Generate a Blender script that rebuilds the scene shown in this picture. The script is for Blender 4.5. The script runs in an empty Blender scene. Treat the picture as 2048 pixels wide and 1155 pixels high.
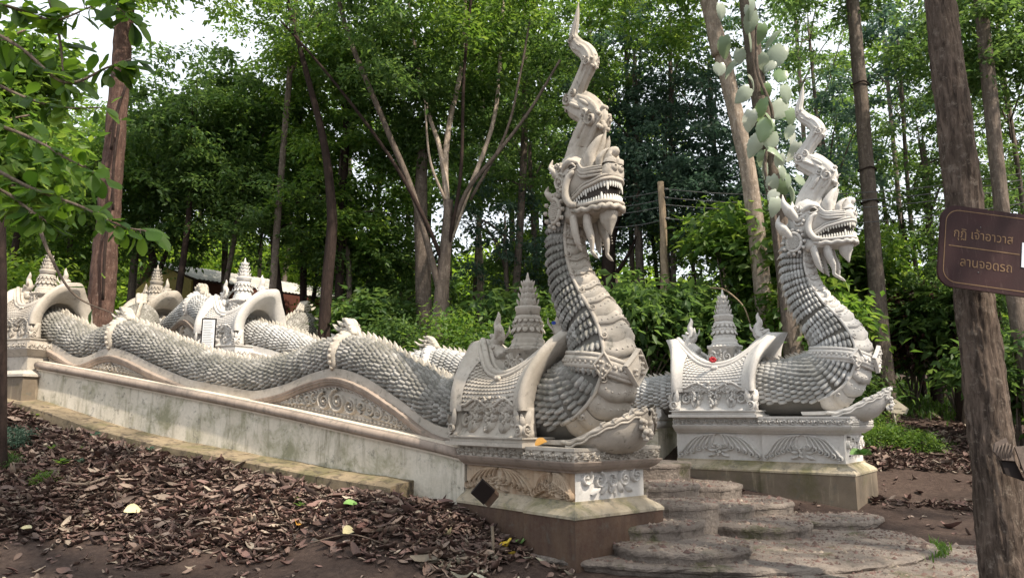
import bpy, math, random
import numpy as np
from mathutils import Vector, Matrix

R = math.radians
random.seed(7)
rng = np.random.default_rng(7)
SC = bpy.context.scene
COL = SC.collection

# ------------------------------------------------------------------ camera, world, sun, exposure
cam = bpy.data.cameras.new('camera')
cam.lens = 36 * 1500 / 2048
cam.sensor_width = 36
cam.clip_start = 0.05
cam.clip_end = 600
cam_o = bpy.data.objects.new('camera', cam)
COL.objects.link(cam_o)
cam_o.location = (0, 0, 1.55)
cam_o.rotation_euler = (R(90 + 9.6), 0, 0)
SC.camera = cam_o

SUN_DIR = Vector((0.50, -0.42, 0.80)).normalized()      # from the scene towards the sun
world = bpy.data.worlds.new('World')
SC.world = world
world.use_nodes = True
wn = world.node_tree
bg = wn.nodes['Background']
sky = wn.nodes.new('ShaderNodeTexSky')
sky.sky_type = 'NISHITA'
sky.sun_disc = False
sky.sun_elevation = math.asin(SUN_DIR.z)
sky.sun_rotation = math.atan2(SUN_DIR.x, SUN_DIR.y)
sky.air_density = 1.0
sky.dust_density = 6.0
sky.ozone_density = 1.0
cloud = wn.nodes.new('ShaderNodeMix')          # even bright overcast over the blue
cloud.data_type = 'RGBA'
cloud.inputs[0].default_value = 0.75
cloud.inputs[7].default_value = (8.6, 9.0, 9.4, 1)
wn.links.new(sky.outputs[0], cloud.inputs[6])
wn.links.new(cloud.outputs[2], bg.inputs['Color'])
bg.inputs['Strength'].default_value = 0.12

sun = bpy.data.lights.new('sun', 'SUN')
sun.energy = 5.0
sun.angle = R(1.2)
sun.color = (1.0, 0.89, 0.74)
sun_o = bpy.data.objects.new('sun', sun)
COL.objects.link(sun_o)
sun_o.rotation_euler = (-SUN_DIR).to_track_quat('-Z', 'Y').to_euler()
sun_o.location = (10, -10, 30)

SC.view_settings.view_transform = 'Standard'
SC.view_settings.look = 'None'
SC.view_settings.gamma = 1
SC.view_settings.use_curve_mapping = False
SC.view_settings.exposure = 0.65
SC.cycles.max_bounces = 6
SC.cycles.transparent_max_bounces = 4

# ------------------------------------------------------------------ materials
def newmat(name):
    m = bpy.data.materials.new(name)
    m.use_nodes = True
    nt = m.node_tree
    return m, nt, nt.nodes['Principled BSDF']

def N(nt, kind, **kw):
    n = nt.nodes.new(kind)
    for k, v in kw.items():
        setattr(n, k, v)
    return n

def noise(nt, vec, scale, detail=5, rough=0.6, dist=0.0):
    n = N(nt, 'ShaderNodeTexNoise')
    n.inputs['Scale'].default_value = scale
    n.inputs['Detail'].default_value = detail
    n.inputs['Roughness'].default_value = rough
    n.inputs['Distortion'].default_value = dist
    nt.links.new(vec, n.inputs['Vector'])
    return n.outputs['Fac']

def ramp(nt, fac, a, b, ca=(0, 0, 0, 1), cb=(1, 1, 1, 1)):
    r = N(nt, 'ShaderNodeValToRGB')
    r.color_ramp.elements[0].position = a
    r.color_ramp.elements[1].position = b
    r.color_ramp.elements[0].color = ca
    r.color_ramp.elements[1].color = cb
    nt.links.new(fac, r.inputs['Fac'])
    return r.outputs['Color']

def mixc(nt, fac, a, b):
    m = N(nt, 'ShaderNodeMix', data_type='RGBA')
    for idx, x in ((0, fac), (6, a), (7, b)):
        if isinstance(x, (tuple, list)):
            m.inputs[idx].default_value = (*x[:3], 1)
        elif isinstance(x, (int, float)):
            m.inputs[idx].default_value = x
        else:
            nt.links.new(x, m.inputs[idx])
    return m.outputs[2]

def math_(nt, op, a, b=None):
    m = N(nt, 'ShaderNodeMath', operation=op)
    m.use_clamp = True
    for i, x in enumerate((a, b)):
        if x is None:
            continue
        if isinstance(x, (int, float)):
            m.inputs[i].default_value = x
        else:
            nt.links.new(x, m.inputs[i])
    return m.outputs[0]

def pos(nt, scale=(1, 1, 1)):
    g = N(nt, 'ShaderNodeNewGeometry')
    mp = N(nt, 'ShaderNodeMapping')
    mp.inputs['Scale'].default_value = scale
    nt.links.new(g.outputs['Position'], mp.inputs['Vector'])
    return mp.outputs['Vector'], g

def bump(nt, bsdf, fac, strength, dist=0.02):
    b = N(nt, 'ShaderNodeBump')
    b.inputs['Strength'].default_value = strength
    b.inputs['Distance'].default_value = dist
    nt.links.new(fac, b.inputs['Height'])
    nt.links.new(b.outputs['Normal'], bsdf.inputs['Normal'])

def stone(name, c1, c2, lichen=(0.10, 0.10, 0.085), lth=(0.56, 0.68), lamt=0.75, moss=None, mth=(0.5, 0.6),
          streak=None, sth=(0.5, 0.7), rough=0.85, bstr=0.35, top=0.0, bdist=0.012, vary=0.0):
    m, nt, b = newmat(name)
    v, g = pos(nt)
    col = mixc(nt, ramp(nt, noise(nt, v, 2.3, 6), 0.32, 0.68), c1, c2)
    fine = noise(nt, v, 22, 7, 0.7)
    if streak:
        vs, _ = pos(nt, (5, 5, 0.7))
        col = mixc(nt, math_(nt, 'MULTIPLY', ramp(nt, noise(nt, vs, 1.6, 7, 0.65), *sth), 0.85), col, streak)
    if moss:
        col = mixc(nt, math_(nt, 'MULTIPLY', ramp(nt, noise(nt, v, 1.7, 8, 0.7, 0.4), *mth), 0.8), col, moss)
    lic = math_(nt, 'MULTIPLY', ramp(nt, noise(nt, v, 7, 9, 0.72, 0.3), *lth), lamt)
    col = mixc(nt, lic, col, lichen)
    if top > 0:
        sx = N(nt, 'ShaderNodeSeparateXYZ')
        nt.links.new(g.outputs['True Normal'], sx.inputs[0])
        up = ramp(nt, sx.outputs[2], 0.05, 0.6)
        pat = ramp(nt, noise(nt, v, 3.4, 9, 0.75), 0.42, 0.56)
        f = math_(nt, 'MULTIPLY', math_(nt, 'MULTIPLY', up, pat), top)
        col = mixc(nt, f, col, (0.085, 0.085, 0.065))
    col = mixc(nt, math_(nt, 'MULTIPLY', ramp(nt, fine, 0.35, 0.75), 0.22), col, (0.18, 0.16, 0.13))
    if vary:
        oi = N(nt, 'ShaderNodeObjectInfo')
        isl = math_(nt, 'FRACT', math_(nt, 'ADD', g.outputs['Random Per Island'], oi.outputs['Random']))
        isl.node.use_clamp = False; isl.node.inputs[0].links[0].from_node.use_clamp = False
        col = mixc(nt, math_(nt, 'MULTIPLY', ramp(nt, isl, 0.25, 1.0), vary), col, (0.13, 0.125, 0.11))
        big = ramp(nt, noise(nt, v, 0.9, 5, 0.6, 0.5), 0.47, 0.62)
        col = mixc(nt, math_(nt, 'MULTIPLY', big, vary * 0.8), col, (0.15, 0.145, 0.125))
    nt.links.new(col, b.inputs['Base Color'])
    b.inputs['Roughness'].default_value = rough
    b.inputs['Specular IOR Level'].default_value = 0.25
    bump(nt, b, fine, bstr, bdist)
    return m

M = {}
M['stone_a'] = stone('weathered_white_stone', (0.50, 0.455, 0.40), (0.36, 0.32, 0.27), streak=(0.34, 0.31, 0.26), sth=(0.52, 0.8))
M['stone_b'] = stone('clean_white_stone', (0.60, 0.58, 0.555), (0.50, 0.48, 0.455), lth=(0.6, 0.74), lamt=0.5, streak=(0.45, 0.44, 0.41), sth=(0.58, 0.85))
M['scale_a'] = stone('grey_weathered_scales', (0.46, 0.445, 0.42), (0.31, 0.295, 0.275), lth=(0.5, 0.66), lamt=0.75, top=0.9, vary=0.75)
M['scale_b'] = stone('light_grey_scales', (0.53, 0.53, 0.53), (0.40, 0.40, 0.39), lth=(0.57, 0.74), lamt=0.65, vary=0.45)
M['fin'] = stone('cream_fins', (0.56, 0.51, 0.44), (0.36, 0.33, 0.28), lth=(0.5, 0.68), lamt=0.6)
M['skin'] = stone('dark_mortar_skin', (0.16, 0.15, 0.135), (0.10, 0.095, 0.085), lamt=0.8)
M['tan'] = stone('tan_stained_stone', (0.40, 0.28, 0.18), (0.48, 0.40, 0.31), streak=(0.22, 0.13, 0.075), sth=(0.48, 0.72))
M['plaster'] = stone('stained_plaster_wall', (0.66, 0.61, 0.52), (0.54, 0.49, 0.40), moss=(0.20, 0.20, 0.11), mth=(0.50, 0.66),
                     streak=(0.22, 0.20, 0.14), sth=(0.52, 0.72), lth=(0.56, 0.68))
M['cornice'] = stone('brown_grey_cornice', (0.34, 0.275, 0.23), (0.23, 0.185, 0.155), streak=(0.15, 0.12, 0.10), sth=(0.5, 0.75), bstr=0.15)
M['cream_ledge'] = stone('cream_ledge', (0.66, 0.58, 0.48), (0.52, 0.45, 0.36), lth=(0.6, 0.7), bstr=0.2)
M['base'] = stone('brown_stained_concrete', (0.070, 0.037, 0.027), (0.105, 0.066, 0.042), streak=(0.042, 0.022, 0.017), sth=(0.45, 0.75), lamt=0.5)
M['base_b'] = stone('grey_brown_concrete', (0.19, 0.15, 0.11), (0.12, 0.095, 0.07), streak=(0.34, 0.28, 0.20), sth=(0.58, 0.72), lamt=0.6, moss=(0.10, 0.09, 0.045), mth=(0.52, 0.66))
M['bevel'] = stone('mossy_cream_bevel', (0.47, 0.405, 0.31), (0.32, 0.265, 0.185), moss=(0.17, 0.16, 0.07), mth=(0.48, 0.62), lth=(0.5, 0.66))
M['step'] = stone('gritty_step_stone', (0.30, 0.255, 0.22), (0.165, 0.136, 0.118), moss=(0.085, 0.088, 0.03), mth=(0.56, 0.66), lth=(0.52, 0.68), lichen=(0.04, 0.034, 0.03), bstr=1.0, bdist=0.05)
M['kerb'] = stone('yellowish_kerb', (0.27, 0.21, 0.135), (0.16, 0.125, 0.08), moss=(0.12, 0.11, 0.05), mth=(0.5, 0.62), lth=(0.5, 0.6), lichen=(0.04, 0.03, 0.025))
M['rock'] = stone('pinkish_rock', (0.40, 0.30, 0.25), (0.30, 0.22, 0.18))
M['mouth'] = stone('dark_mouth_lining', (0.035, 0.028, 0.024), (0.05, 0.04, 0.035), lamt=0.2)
M['tooth'] = stone('white_teeth', (0.72, 0.70, 0.65), (0.62, 0.6, 0.55), lamt=0.15, bstr=0.1)
M['eye'] = stone('dark_eye', (0.06, 0.05, 0.04), (0.10, 0.09, 0.07), lamt=0.1, rough=0.4)

def soil_mat():
    m, nt, b = newmat('dark_soil')
    v, g = pos(nt)
    n1 = noise(nt, v, 1.1, 7, 0.65)
    n2 = noise(nt, v, 14, 8, 0.75)
    n3 = noise(nt, v, 60, 4, 0.7)
    c = mixc(nt, ramp(nt, n1, 0.35, 0.65), (0.070, 0.048, 0.039), (0.112, 0.080, 0.065))
    c = mixc(nt, ramp(nt, n2, 0.35, 0.7), c, (0.04, 0.027, 0.024))
    c = mixc(nt, math_(nt, 'MULTIPLY', ramp(nt, n3, 0.62, 0.7), 0.5), c, (0.17, 0.13, 0.11))
    nt.links.new(c, b.inputs['Base Color'])
    b.inputs['Roughness'].default_value = 0.95
    b.inputs['Specular IOR Level'].default_value = 0.15
    bump(nt, b, n2, 0.9, 0.05)
    return m
M['soil'] = soil_mat()

def flat(name, c, rough=0.8, c2=None, sc=8):
    m, nt, b = newmat(name)
    v, g = pos(nt)
    c2 = c2 or tuple(x * 0.7 for x in c)
    nt.links.new(mixc(nt, ramp(nt, noise(nt, v, sc, 6), 0.35, 0.65), c, c2), b.inputs['Base Color'])
    b.inputs['Roughness'].default_value = rough
    b.inputs['Specular IOR Level'].default_value = 0.3
    return m

def bark(name, c1, c2, patch=None, vs=1.0, bstr=0.8):
    m, nt, b = newmat(name)
    v, g = pos(nt, (9 * vs, 9 * vs, 1.6 * vs))
    v2, _ = pos(nt)
    n = noise(nt, v, 2.0, 8, 0.7, 0.5)
    c = mixc(nt, ramp(nt, n, 0.40, 0.60), c1, c2)
    c = mixc(nt, math_(nt, 'MULTIPLY', ramp(nt, noise(nt, v2, 3.0, 6, 0.7), 0.48, 0.6), 0.6), c, tuple(x * 0.5 for x in c1))
    if patch:
        c = mixc(nt, math_(nt, 'MULTIPLY', ramp(nt, noise(nt, v2, 13, 8, 0.8), 0.54, 0.62), 0.7), c, patch)
    nt.links.new(c, b.inputs['Base Color'])
    b.inputs['Roughness'].default_value = 0.9
    b.inputs['Specular IOR Level'].default_value = 0.15
    bump(nt, b, n, bstr, 0.05)
    return m
M['bark_brown'] = bark('brown_bark', (0.165, 0.125, 0.10), (0.042, 0.031, 0.025), (0.21, 0.175, 0.145), bstr=1.0)
M['bark_red'] = bark('reddish_bark', (0.125, 0.075, 0.058), (0.065, 0.038, 0.031), (0.19, 0.14, 0.115))
M['bark_pale'] = bark('pale_bark', (0.40, 0.33, 0.27), (0.23, 0.18, 0.14), (0.52, 0.46, 0.40))
M['bark_grey'] = bark('grey_bark', (0.17, 0.135, 0.11), (0.09, 0.072, 0.06), (0.24, 0.205, 0.175))
M['bark_dark'] = bark('dark_bark', (0.045, 0.03, 0.025), (0.028, 0.02, 0.017), None)
M['pole'] = bark('weathered_pole_wood', (0.36, 0.28, 0.20), (0.24, 0.18, 0.12), None)
M['twig'] = bark('twig_bark', (0.28, 0.22, 0.17), (0.15, 0.11, 0.09), None)

def leafmat(name, cols, trans=0.45, tcol=None, rough=0.5, per='island'):
    """opaque leaf with light passing through; colour varies leaf by leaf"""
    m, nt, b = newmat(name)
    g = N(nt, 'ShaderNodeNewGeometry')
    oi = N(nt, 'ShaderNodeObjectInfo')
    r = N(nt, 'ShaderNodeValToRGB')
    els = r.color_ramp.elements
    while len(els) < len(cols):
        els.new(0.5)
    for i, c in enumerate(cols):
        els[i].position = i / max(1, len(cols) - 1)
        els[i].color = (*c, 1)
    src = g.outputs['Random Per Island'] if per == 'island' else oi.outputs['Random']
    nt.links.new(src, r.inputs['Fac'])
    v, _ = pos(nt)
    c = mixc(nt, math_(nt, 'MULTIPLY', ramp(nt, noise(nt, v, 0.55, 4), 0.38, 0.62), 0.55), r.outputs['Color'], tuple(x * 0.5 for x in cols[0]))
    nt.links.new(c, b.inputs['Base Color'])
    b.inputs['Roughness'].default_value = rough
    b.inputs['Specular IOR Level'].default_value = 0.35
    if trans > 0:
        t = N(nt, 'ShaderNodeBsdfTranslucent')
        hs = N(nt, 'ShaderNodeHueSaturation')
        hs.inputs['Hue'].default_value = 0.475
        hs.inputs['Value'].default_value = 2.0
        hs.inputs['Saturation'].default_value = 1.1
        nt.links.new(c, hs.inputs['Color'])
        nt.links.new(hs.outputs[0], t.inputs['Color'])
        mx = N(nt, 'ShaderNodeMixShader')
        mx.inputs[0].default_value = min(.6, trans + .08)
        nt.links.new(b.outputs[0], mx.inputs[1])
        nt.links.new(t.outputs[0], mx.inputs[2])
        nt.links.new(mx.outputs[0], nt.nodes['Material Output'].inputs['Surface'])
    return m
M['leaf_dark'] = leafmat('dark_green_leaves', [(0.045, 0.100, 0.030), (0.08, 0.15, 0.042), (0.12, 0.195, 0.058)])
M['leaf_mid'] = leafmat('mid_green_leaves', [(0.06, 0.135, 0.028), (0.105, 0.20, 0.04), (0.165, 0.25, 0.06)])
M['leaf_light'] = leafmat('light_green_leaves', [(0.09, 0.18, 0.03), (0.15, 0.26, 0.045), (0.23, 0.32, 0.07)], 0.55)
M['leaf_blue'] = leafmat('bluish_green_leaves', [(0.038, 0.075, 0.055), (0.07, 0.12, 0.085), (0.12, 0.18, 0.13)], 0.35)
M['leaf_red'] = leafmat('red_brown_leaves', [(0.05, 0.022, 0.020), (0.09, 0.035, 0.03), (0.05, 0.05, 0.03)], 0.3)
M['leaf_near'] = leafmat('bright_overhanging_leaves', [(0.035, 0.09, 0.016), (0.08, 0.17, 0.026), (0.15, 0.27, 0.04)], 0.6, per='object')
M['leaf_vine'] = leafmat('glossy_vine_leaves', [(0.34, 0.40, 0.31), (0.50, 0.53, 0.47), (0.14, 0.23, 0.09), (0.40, 0.46, 0.36)], 0.2, rough=0.32, per='object')
M['grass'] = leafmat('grass_blades', [(0.04, 0.10, 0.02), (0.08, 0.17, 0.03), (0.13, 0.20, 0.05)], 0.4)
M['litter'] = leafmat('dry_fallen_leaves', [(0.066, 0.043, 0.037), (0.177, 0.123, 0.100), (0.112, 0.057, 0.048), (0.326, 0.252, 0.203), (0.089, 0.052, 0.044), (0.222, 0.134, 0.114), (0.073, 0.047, 0.039), (0.420, 0.353, 0.278)], 0.0, rough=0.7)
M['litter_obj'] = leafmat('dry_fallen_leaves_single', [(0.073, 0.047, 0.039), (0.222, 0.157, 0.128), (0.118, 0.066, 0.054), (0.370, 0.290, 0.234), (0.134, 0.087, 0.067), (0.420, 0.409, 0.315)], 0.0, rough=0.7, per='object')
M['yellow'] = flat('yellow_leaf', (0.62, 0.46, 0.06), 0.6)
M['pale_leaf'] = flat('pale_leaf', (0.52, 0.47, 0.28), 0.6)
M['orange_leaf'] = flat('orange_leaf', (0.48, 0.25, 0.05), 0.6)
M['green_leaf'] = flat('green_leaf', (0.16, 0.30, 0.08), 0.6)
def sign_mat():
    m, nt, b = newmat('brown_sign_paint')
    v, g = pos(nt)
    c = mixc(nt, ramp(nt, noise(nt, v, 4, 6), 0.35, 0.65), (0.030, 0.009, 0.010), (0.022, 0.007, 0.008))
    vs, _ = pos(nt, (22, 22, 3))
    c = mixc(nt, math_(nt, 'MULTIPLY', ramp(nt, noise(nt, vs, 2.2, 8, 0.75), 0.56, 0.75), 0.35), c, (0.16, 0.11, 0.09))
    c = mixc(nt, math_(nt, 'MULTIPLY', ramp(nt, noise(nt, v, 60, 6, 0.8), 0.66, 0.70), 0.6), c, (0.18, 0.13, 0.11))
    nt.links.new(c, b.inputs['Base Color'])
    b.inputs['Roughness'].default_value = 0.6
    b.inputs['Specular IOR Level'].default_value = 0.25
    return m
M['sign_brown'] = sign_mat()
M['sign_gold'] = flat('faded_gold_paint', (0.20, 0.125, 0.068), 0.7, sc=20)
M['white_paint'] = flat('white_paint', (0.72, 0.74, 0.80), 0.6, (0.66, 0.68, 0.75))
M['board'] = flat('grey_wood_board', (0.48, 0.44, 0.36), 0.8, (0.38, 0.34, 0.27))
M['ink'] = flat('dark_ink', (0.05, 0.05, 0.05), 0.8)
M['paper'] = flat('printed_paper', (0.62, 0.64, 0.66), 0.7, (0.56, 0.58, 0.6))
M['black'] = flat('black_sheet', (0.014, 0.009, 0.008), 0.7)
M['roof'] = flat('grey_roof_sheet', (0.46, 0.44, 0.40), 0.7, (0.30, 0.29, 0.26), 1.2)
M['gable'] = flat('yellow_gable', (0.36, 0.28, 0.08), 0.8)
M['redbrown'] = flat('red_brown_fascia', (0.085, 0.028, 0.017), 0.8)
M['wire'] = flat('grey_wire', (0.12, 0.12, 0.12), 0.6)
M['red'] = flat('red_petals', (0.42, 0.02, 0.03), 0.6)
M['blue'] = flat('blue_petals', (0.05, 0.10, 0.5), 0.6)
M['striped'] = flat('weathered_striped_board', (0.16, 0.125, 0.105), 0.85, (0.10, 0.08, 0.07), 25)

# ------------------------------------------------------------------ helpers
ORG = {}
class MB:
    def __init__(s):
        s.v = []; s.f = []; s.n = 0
    def add(s, V, F):
        o = s.n
        s.v.extend(V); s.n += len(V)
        s.f.extend([tuple(i + o for i in f) for f in F])

def mesh_from(name, V, F, smooth=True):
    me = bpy.data.meshes.new(name)
    me.from_pydata([tuple(map(float, p)) for p in V], [], F)
    if smooth:
        me.shade_smooth()
    me.update()
    return me

def np_mesh(name, V, F, smooth=False):
    """V (n,3), F (m,k) arrays, all faces with k corners"""
    me = bpy.data.meshes.new(name)
    V = np.asarray(V, np.float32); F = np.asarray(F, np.int32)
    m, k = F.shape
    me.vertices.add(len(V)); me.vertices.foreach_set('co', V.ravel())
    me.loops.add(m * k); me.loops.foreach_set('vertex_index', F.ravel())
    me.polygons.add(m)
    me.polygons.foreach_set('loop_start', np.arange(0, m * k, k, dtype=np.int32))
    me.update(calc_edges=True)
    if smooth:
        me.shade_smooth()
    me.validate()
    return me

def tag(o, label, cat, group=None, kind=None):
    if label: o['label'] = label
    if cat: o['category'] = cat
    if group: o['group'] = group
    if kind: o['kind'] = kind
    return o

def link(name, me, mat, parent=None):
    o = bpy.data.objects.new(name, me)
    COL.objects.link(o)
    if mat is not None and not me.materials:
        me.materials.append(mat)
    if parent is not None:
        o.parent = parent
        ORG[o.name] = ORG[parent.name]
    else:
        ORG[o.name] = Vector((0, 0, 0))
    return o

def obj(name, mb, mat, parent=None, smooth=True, kind=None):
    off = ORG[parent.name] if parent is not None else Vector((0, 0, 0))
    V = np.asarray(mb.v, float).reshape(-1, 3) - np.array(off)
    me = mesh_from(name, V, mb.f, smooth)
    o = link(name, me, mat, parent)
    if kind: o['kind'] = kind
    return o

def solo(name, mb, mat, label, cat, group=None, smooth=True, kind=None):
    V = np.asarray(mb.v, float)
    c = np.array([(V[:, 0].min() + V[:, 0].max()) / 2, (V[:, 1].min() + V[:, 1].max()) / 2, V[:, 2].min()])
    me = mesh_from(name, V - c, mb.f, smooth)
    o = link(name, me, mat)
    o.location = c
    return tag(o, label, cat, group, kind)

def thing(name, label, cat, loc, group=None):
    o = bpy.data.objects.new(name, None)
    COL.objects.link(o)
    o.location = loc
    o.empty_display_size = 0.2
    ORG[o.name] = Vector(loc)
    return tag(o, label, cat, group)

def inst(name, me, Mw, parent, mat=None):
    """part with shared mesh data at world matrix Mw"""
    o = link(name, me, mat, parent)
    o.matrix_local = Matrix.Translation(-ORG[parent.name]) @ Mw
    return o

def frame(o, x, y, z):
    return Matrix(((x[0], y[0], z[0], o[0]), (x[1], y[1], z[1], o[1]), (x[2], y[2], z[2], o[2]), (0, 0, 0, 1)))

def unit(v):
    v = np.asarray(v, float)
    return v / (np.linalg.norm(v) + 1e-9)

def cr(P, n=12):
    P = np.asarray(P, float)
    Q = np.vstack([2 * P[0] - P[1], P, 2 * P[-1] - P[-2]])
    t = np.linspace(0, 1, n, endpoint=False)[:, None]
    out = []
    for i in range(1, len(Q) - 2):
        p0, p1, p2, p3 = Q[i - 1:i + 3]
        out.append(.5 * (2 * p1 + (-p0 + p2) * t + (2 * p0 - 5 * p1 + 4 * p2 - p3) * t * t + (-p0 + 3 * p1 - 3 * p2 + p3) * t ** 3))
    out.append(P[-1:])
    return np.vstack(out)

def grid_faces(nr, nc, closed, off=0):
    F = []
    for i in range(nr - 1):
        for j in range(nc if closed else nc - 1):
            k = (j + 1) % nc
            F.append((i * nc + j, i * nc + k, (i + 1) * nc + k, (i + 1) * nc + j))
    return F

def loft(mb, rings, closed=True, cap=True):
    nc = len(rings[0])
    V = [p for r in rings for p in r]
    F = grid_faces(len(rings), nc, closed)
    if cap and closed:
        F.append(tuple(range(nc - 1, -1, -1)))
        F.append(tuple((len(rings) - 1) * nc + j for j in range(nc)))
    mb.add(V, F)

def tube(mb, pts, radii, n=6, cap=True, flat_=None):
    pts = np.asarray(pts, float)
    if np.isscalar(radii): radii = [radii] * len(pts)
    T = np.gradient(pts, axis=0)
    up = np.array([0, 0, 1.0])
    if abs(unit(T[0])[2]) > 0.9: up = np.array([1.0, 0, 0])
    rings = []
    a = None
    for p, t, r in zip(pts, T, radii):
        t = unit(t)
        a = unit(np.cross(up, t)) if a is None else unit(a - t * np.dot(a, t))
        b = np.cross(t, a)
        rings.append([p + r * (a * math.cos(k) + b * math.sin(k) * (flat_ or 1)) for k in np.linspace(0, 2 * math.pi, n, endpoint=False)])
    loft(mb, rings, True, cap)

def box(mb, c, ax, ay, az, bev=0.0):
    """box centred at c with half axes ax, ay, az (vectors)"""
    c, ax, ay, az = (np.asarray(q, float) for q in (c, ax, ay, az))
    V = [c + sx * ax + sy * ay + sz * az for sx in (-1, 1) for sy in (-1, 1) for sz in (-1, 1)]
    mb.add(V, [(0, 1, 3, 2), (4, 6, 7, 5), (0, 4, 5, 1), (2, 3, 7, 6), (0, 2, 6, 4), (1, 5, 7, 3)])

def dome(mb, c, x, y, z, r, h, n=8):
    """half ellipsoid lump on a surface"""
    c, x, y, z = (np.asarray(q, float) for q in (c, x, y, z))
    V = []
    for k, (rr, hh) in enumerate(((1, 0), (0.8, 0.65))):
        V += [c + (x * math.cos(a) + y * math.sin(a)) * r * rr + z * h * hh for a in np.linspace(0, 2 * math.pi, n, endpoint=False)]
    V.append(c + z * h)
    F = grid_faces(2, n, True)
    F += [(n + j, n + (j + 1) % n, 2 * n) for j in range(n)]
    mb.add(V, F)

# carving in a surface map mp(a, b, h) -> point
def ribbon(mb, mp, pts, w, h, taper=(1, 0.4)):
    pts = np.asarray(pts, float)
    T = np.gradient(pts, axis=0)
    n = len(pts)
    V = []
    for i in range(n):
        t = unit(T[i]); q = np.array([-t[1], t[0]])
        k = taper[0] + (taper[1] - taper[0]) * i / (n - 1)
        for s, hh in ((-1, -0.2), (-0.55, 0.8), (0, 1), (0.55, 0.8), (1, -0.2)):
            p = pts[i] + q * s * w * k
            V.append(mp(p[0], p[1], hh * h * (0.5 + 0.5 * k)))
    mb.add(V, grid_faces(n, 5, False))

def swirl(mb, mp, cx, cy, r, turns=1.4, a0=0.0, d=1, w=0.2, h=0.02, n=13):
    t = np.linspace(0, 1, n)
    a = a0 + d * t * turns * 2 * math.pi
    rr = r * (1 - 0.85 * t)
    ribbon(mb, mp, np.stack([cx + rr * np.cos(a), cy + rr * np.sin(a)], 1), r * w, h, (1, 0.5))
    bead(mb, mp, cx, cy, r * 0.2, h * 1.2, 5)

def bead(mb, mp, cx, cy, r, h, n=6):
    V = [mp(cx + r * math.cos(a), cy + r * math.sin(a), -0.1 * h) for a in np.linspace(0, 2 * math.pi, n, endpoint=False)]
    V += [mp(cx + .7 * r * math.cos(a), cy + .7 * r * math.sin(a), h * .75) for a in np.linspace(0, 2 * math.pi, n, endpoint=False)]
    V.append(mp(cx, cy, h))
    mb.add(V, grid_faces(2, n, True) + [(n + j, n + (j + 1) % n, 2 * n) for j in range(n)])

def petal(mb, mp, cx, cy, ang, L, w, h, curl=0.0):
    n = 6
    V = []
    for i in range(n):
        t = i / (n - 1)
        a = ang + curl * t
        x = cx + L * t * math.cos(a); y = cy + L * t * math.sin(a)
        ww = w * (math.sin(math.pi * min(1, t * 0.9 + 0.12)) ** 0.8) * (1 if i < n - 1 else 0.05)
        px, py = -math.sin(a), math.cos(a)
        V += [mp(x + px * ww, y + py * ww, -0.1 * h), mp(x, y, h * (0.6 + 0.6 * math.sin(math.pi * t))), mp(x - px * ww, y - py * ww, -0.1 * h)]
    mb.add(V, grid_faces(n, 3, False))

def frieze(mb, mp, L, H, h=0.02, step=None, rnd=None):
    rnd = rnd or random
    step = step or H * 0.72
    n = max(1, int(L / step))
    for i in range(n):
        cx = (i + .5) * L / n
        up = 1 if i % 2 else -1
        swirl(mb, mp, cx, H / 2 + up * H * .08, H * .30, 1.2, math.pi * (0.5 if up > 0 else 1.5), up, .26, h, 9)
        petal(mb, mp, cx - step * .45, H / 2 - up * H * .2, up * .9, H * .42, H * .09, h, up * .9)
        petal(mb, mp, cx + step * .2, H / 2 - up * H * .3, up * .5 + rnd.uniform(-.3, .3), H * .3, H * .08, h * .9)
        bead(mb, mp, cx + rnd.uniform(-.3, .3) * step, H / 2 + rnd.choice((-1, 1)) * H * .38, H * .07, h * .8, 5)

# ------------------------------------------------------------------ plan of the two flights
ZUP = np.array([0, 0, 1.0])
HA = np.array([math.cos(R(-50)), math.sin(R(-50)), 0]); LA = np.array([-HA[1], HA[0], 0])
HB = np.array([math.cos(R(-37)), math.sin(R(-37)), 0]); LB = np.array([-HB[1], HB[0], 0])
OA = np.array([1.18, 8.38, 0.0]); OB = np.array([5.32, 11.56, 0.33])

def xyz(P, z=0):
    return np.array([P[0], P[1], z])

# plan curves (centre lines) from the pedestal uphill
PLAN_A = cr([(OA - HA * 1.0)[:2], (OA - HA * 2.2)[:2], (-1.6, 10.95), (-3.2, 11.95), (-5, 12.85), (-7, 13.75), (-9.2, 14.6), (-11.5, 15.7), (-14, 17)], 30)
PLAN_B = cr([(OB - HB * 1.0)[:2], (OB - HB * 3.2)[:2], (1.0, 14.35), (-1.2, 15.1), (-3.5, 15.85), (-6.1, 16.8), (-7.7, 18.3), (-10.0, 20.2)], 30)
class Plan:
    def __init__(s, P):
        s.P = P
        s.S = np.r_[0, np.cumsum(np.linalg.norm(np.diff(P, axis=0), axis=1))]
        T = np.gradient(P, axis=0); s.T = T / np.linalg.norm(T, axis=1)[:, None]
    def at(s, q, off=0.0, z=0.0):
        """point at arc length q, off = to the downhill-right (camera) side"""
        x = np.interp(q, s.S, s.P[:, 0]); y = np.interp(q, s.S, s.P[:, 1])
        tx = np.interp(q, s.S, s.T[:, 0]); ty = np.interp(q, s.S, s.T[:, 1])
        l = math.hypot(tx, ty); tx /= l; ty /= l
        # uphill tangent (tx,ty): camera side normal is (ty,-tx) rotated so that it points to the lower left
        return np.array([x + off * -ty * 1.0, y + off * tx * 1.0, z]), np.array([tx, ty, 0.0])
PA, PB = Plan(PLAN_A), Plan(PLAN_B)
kerbz = lambda s: float(np.interp(s, [1.5, 2.3, 3.6, 5.2, 6.9, 8.4, 10.3, 12], [.60, .67, .76, .91, 1.10, 1.33, 1.76, 2.0]))

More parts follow.
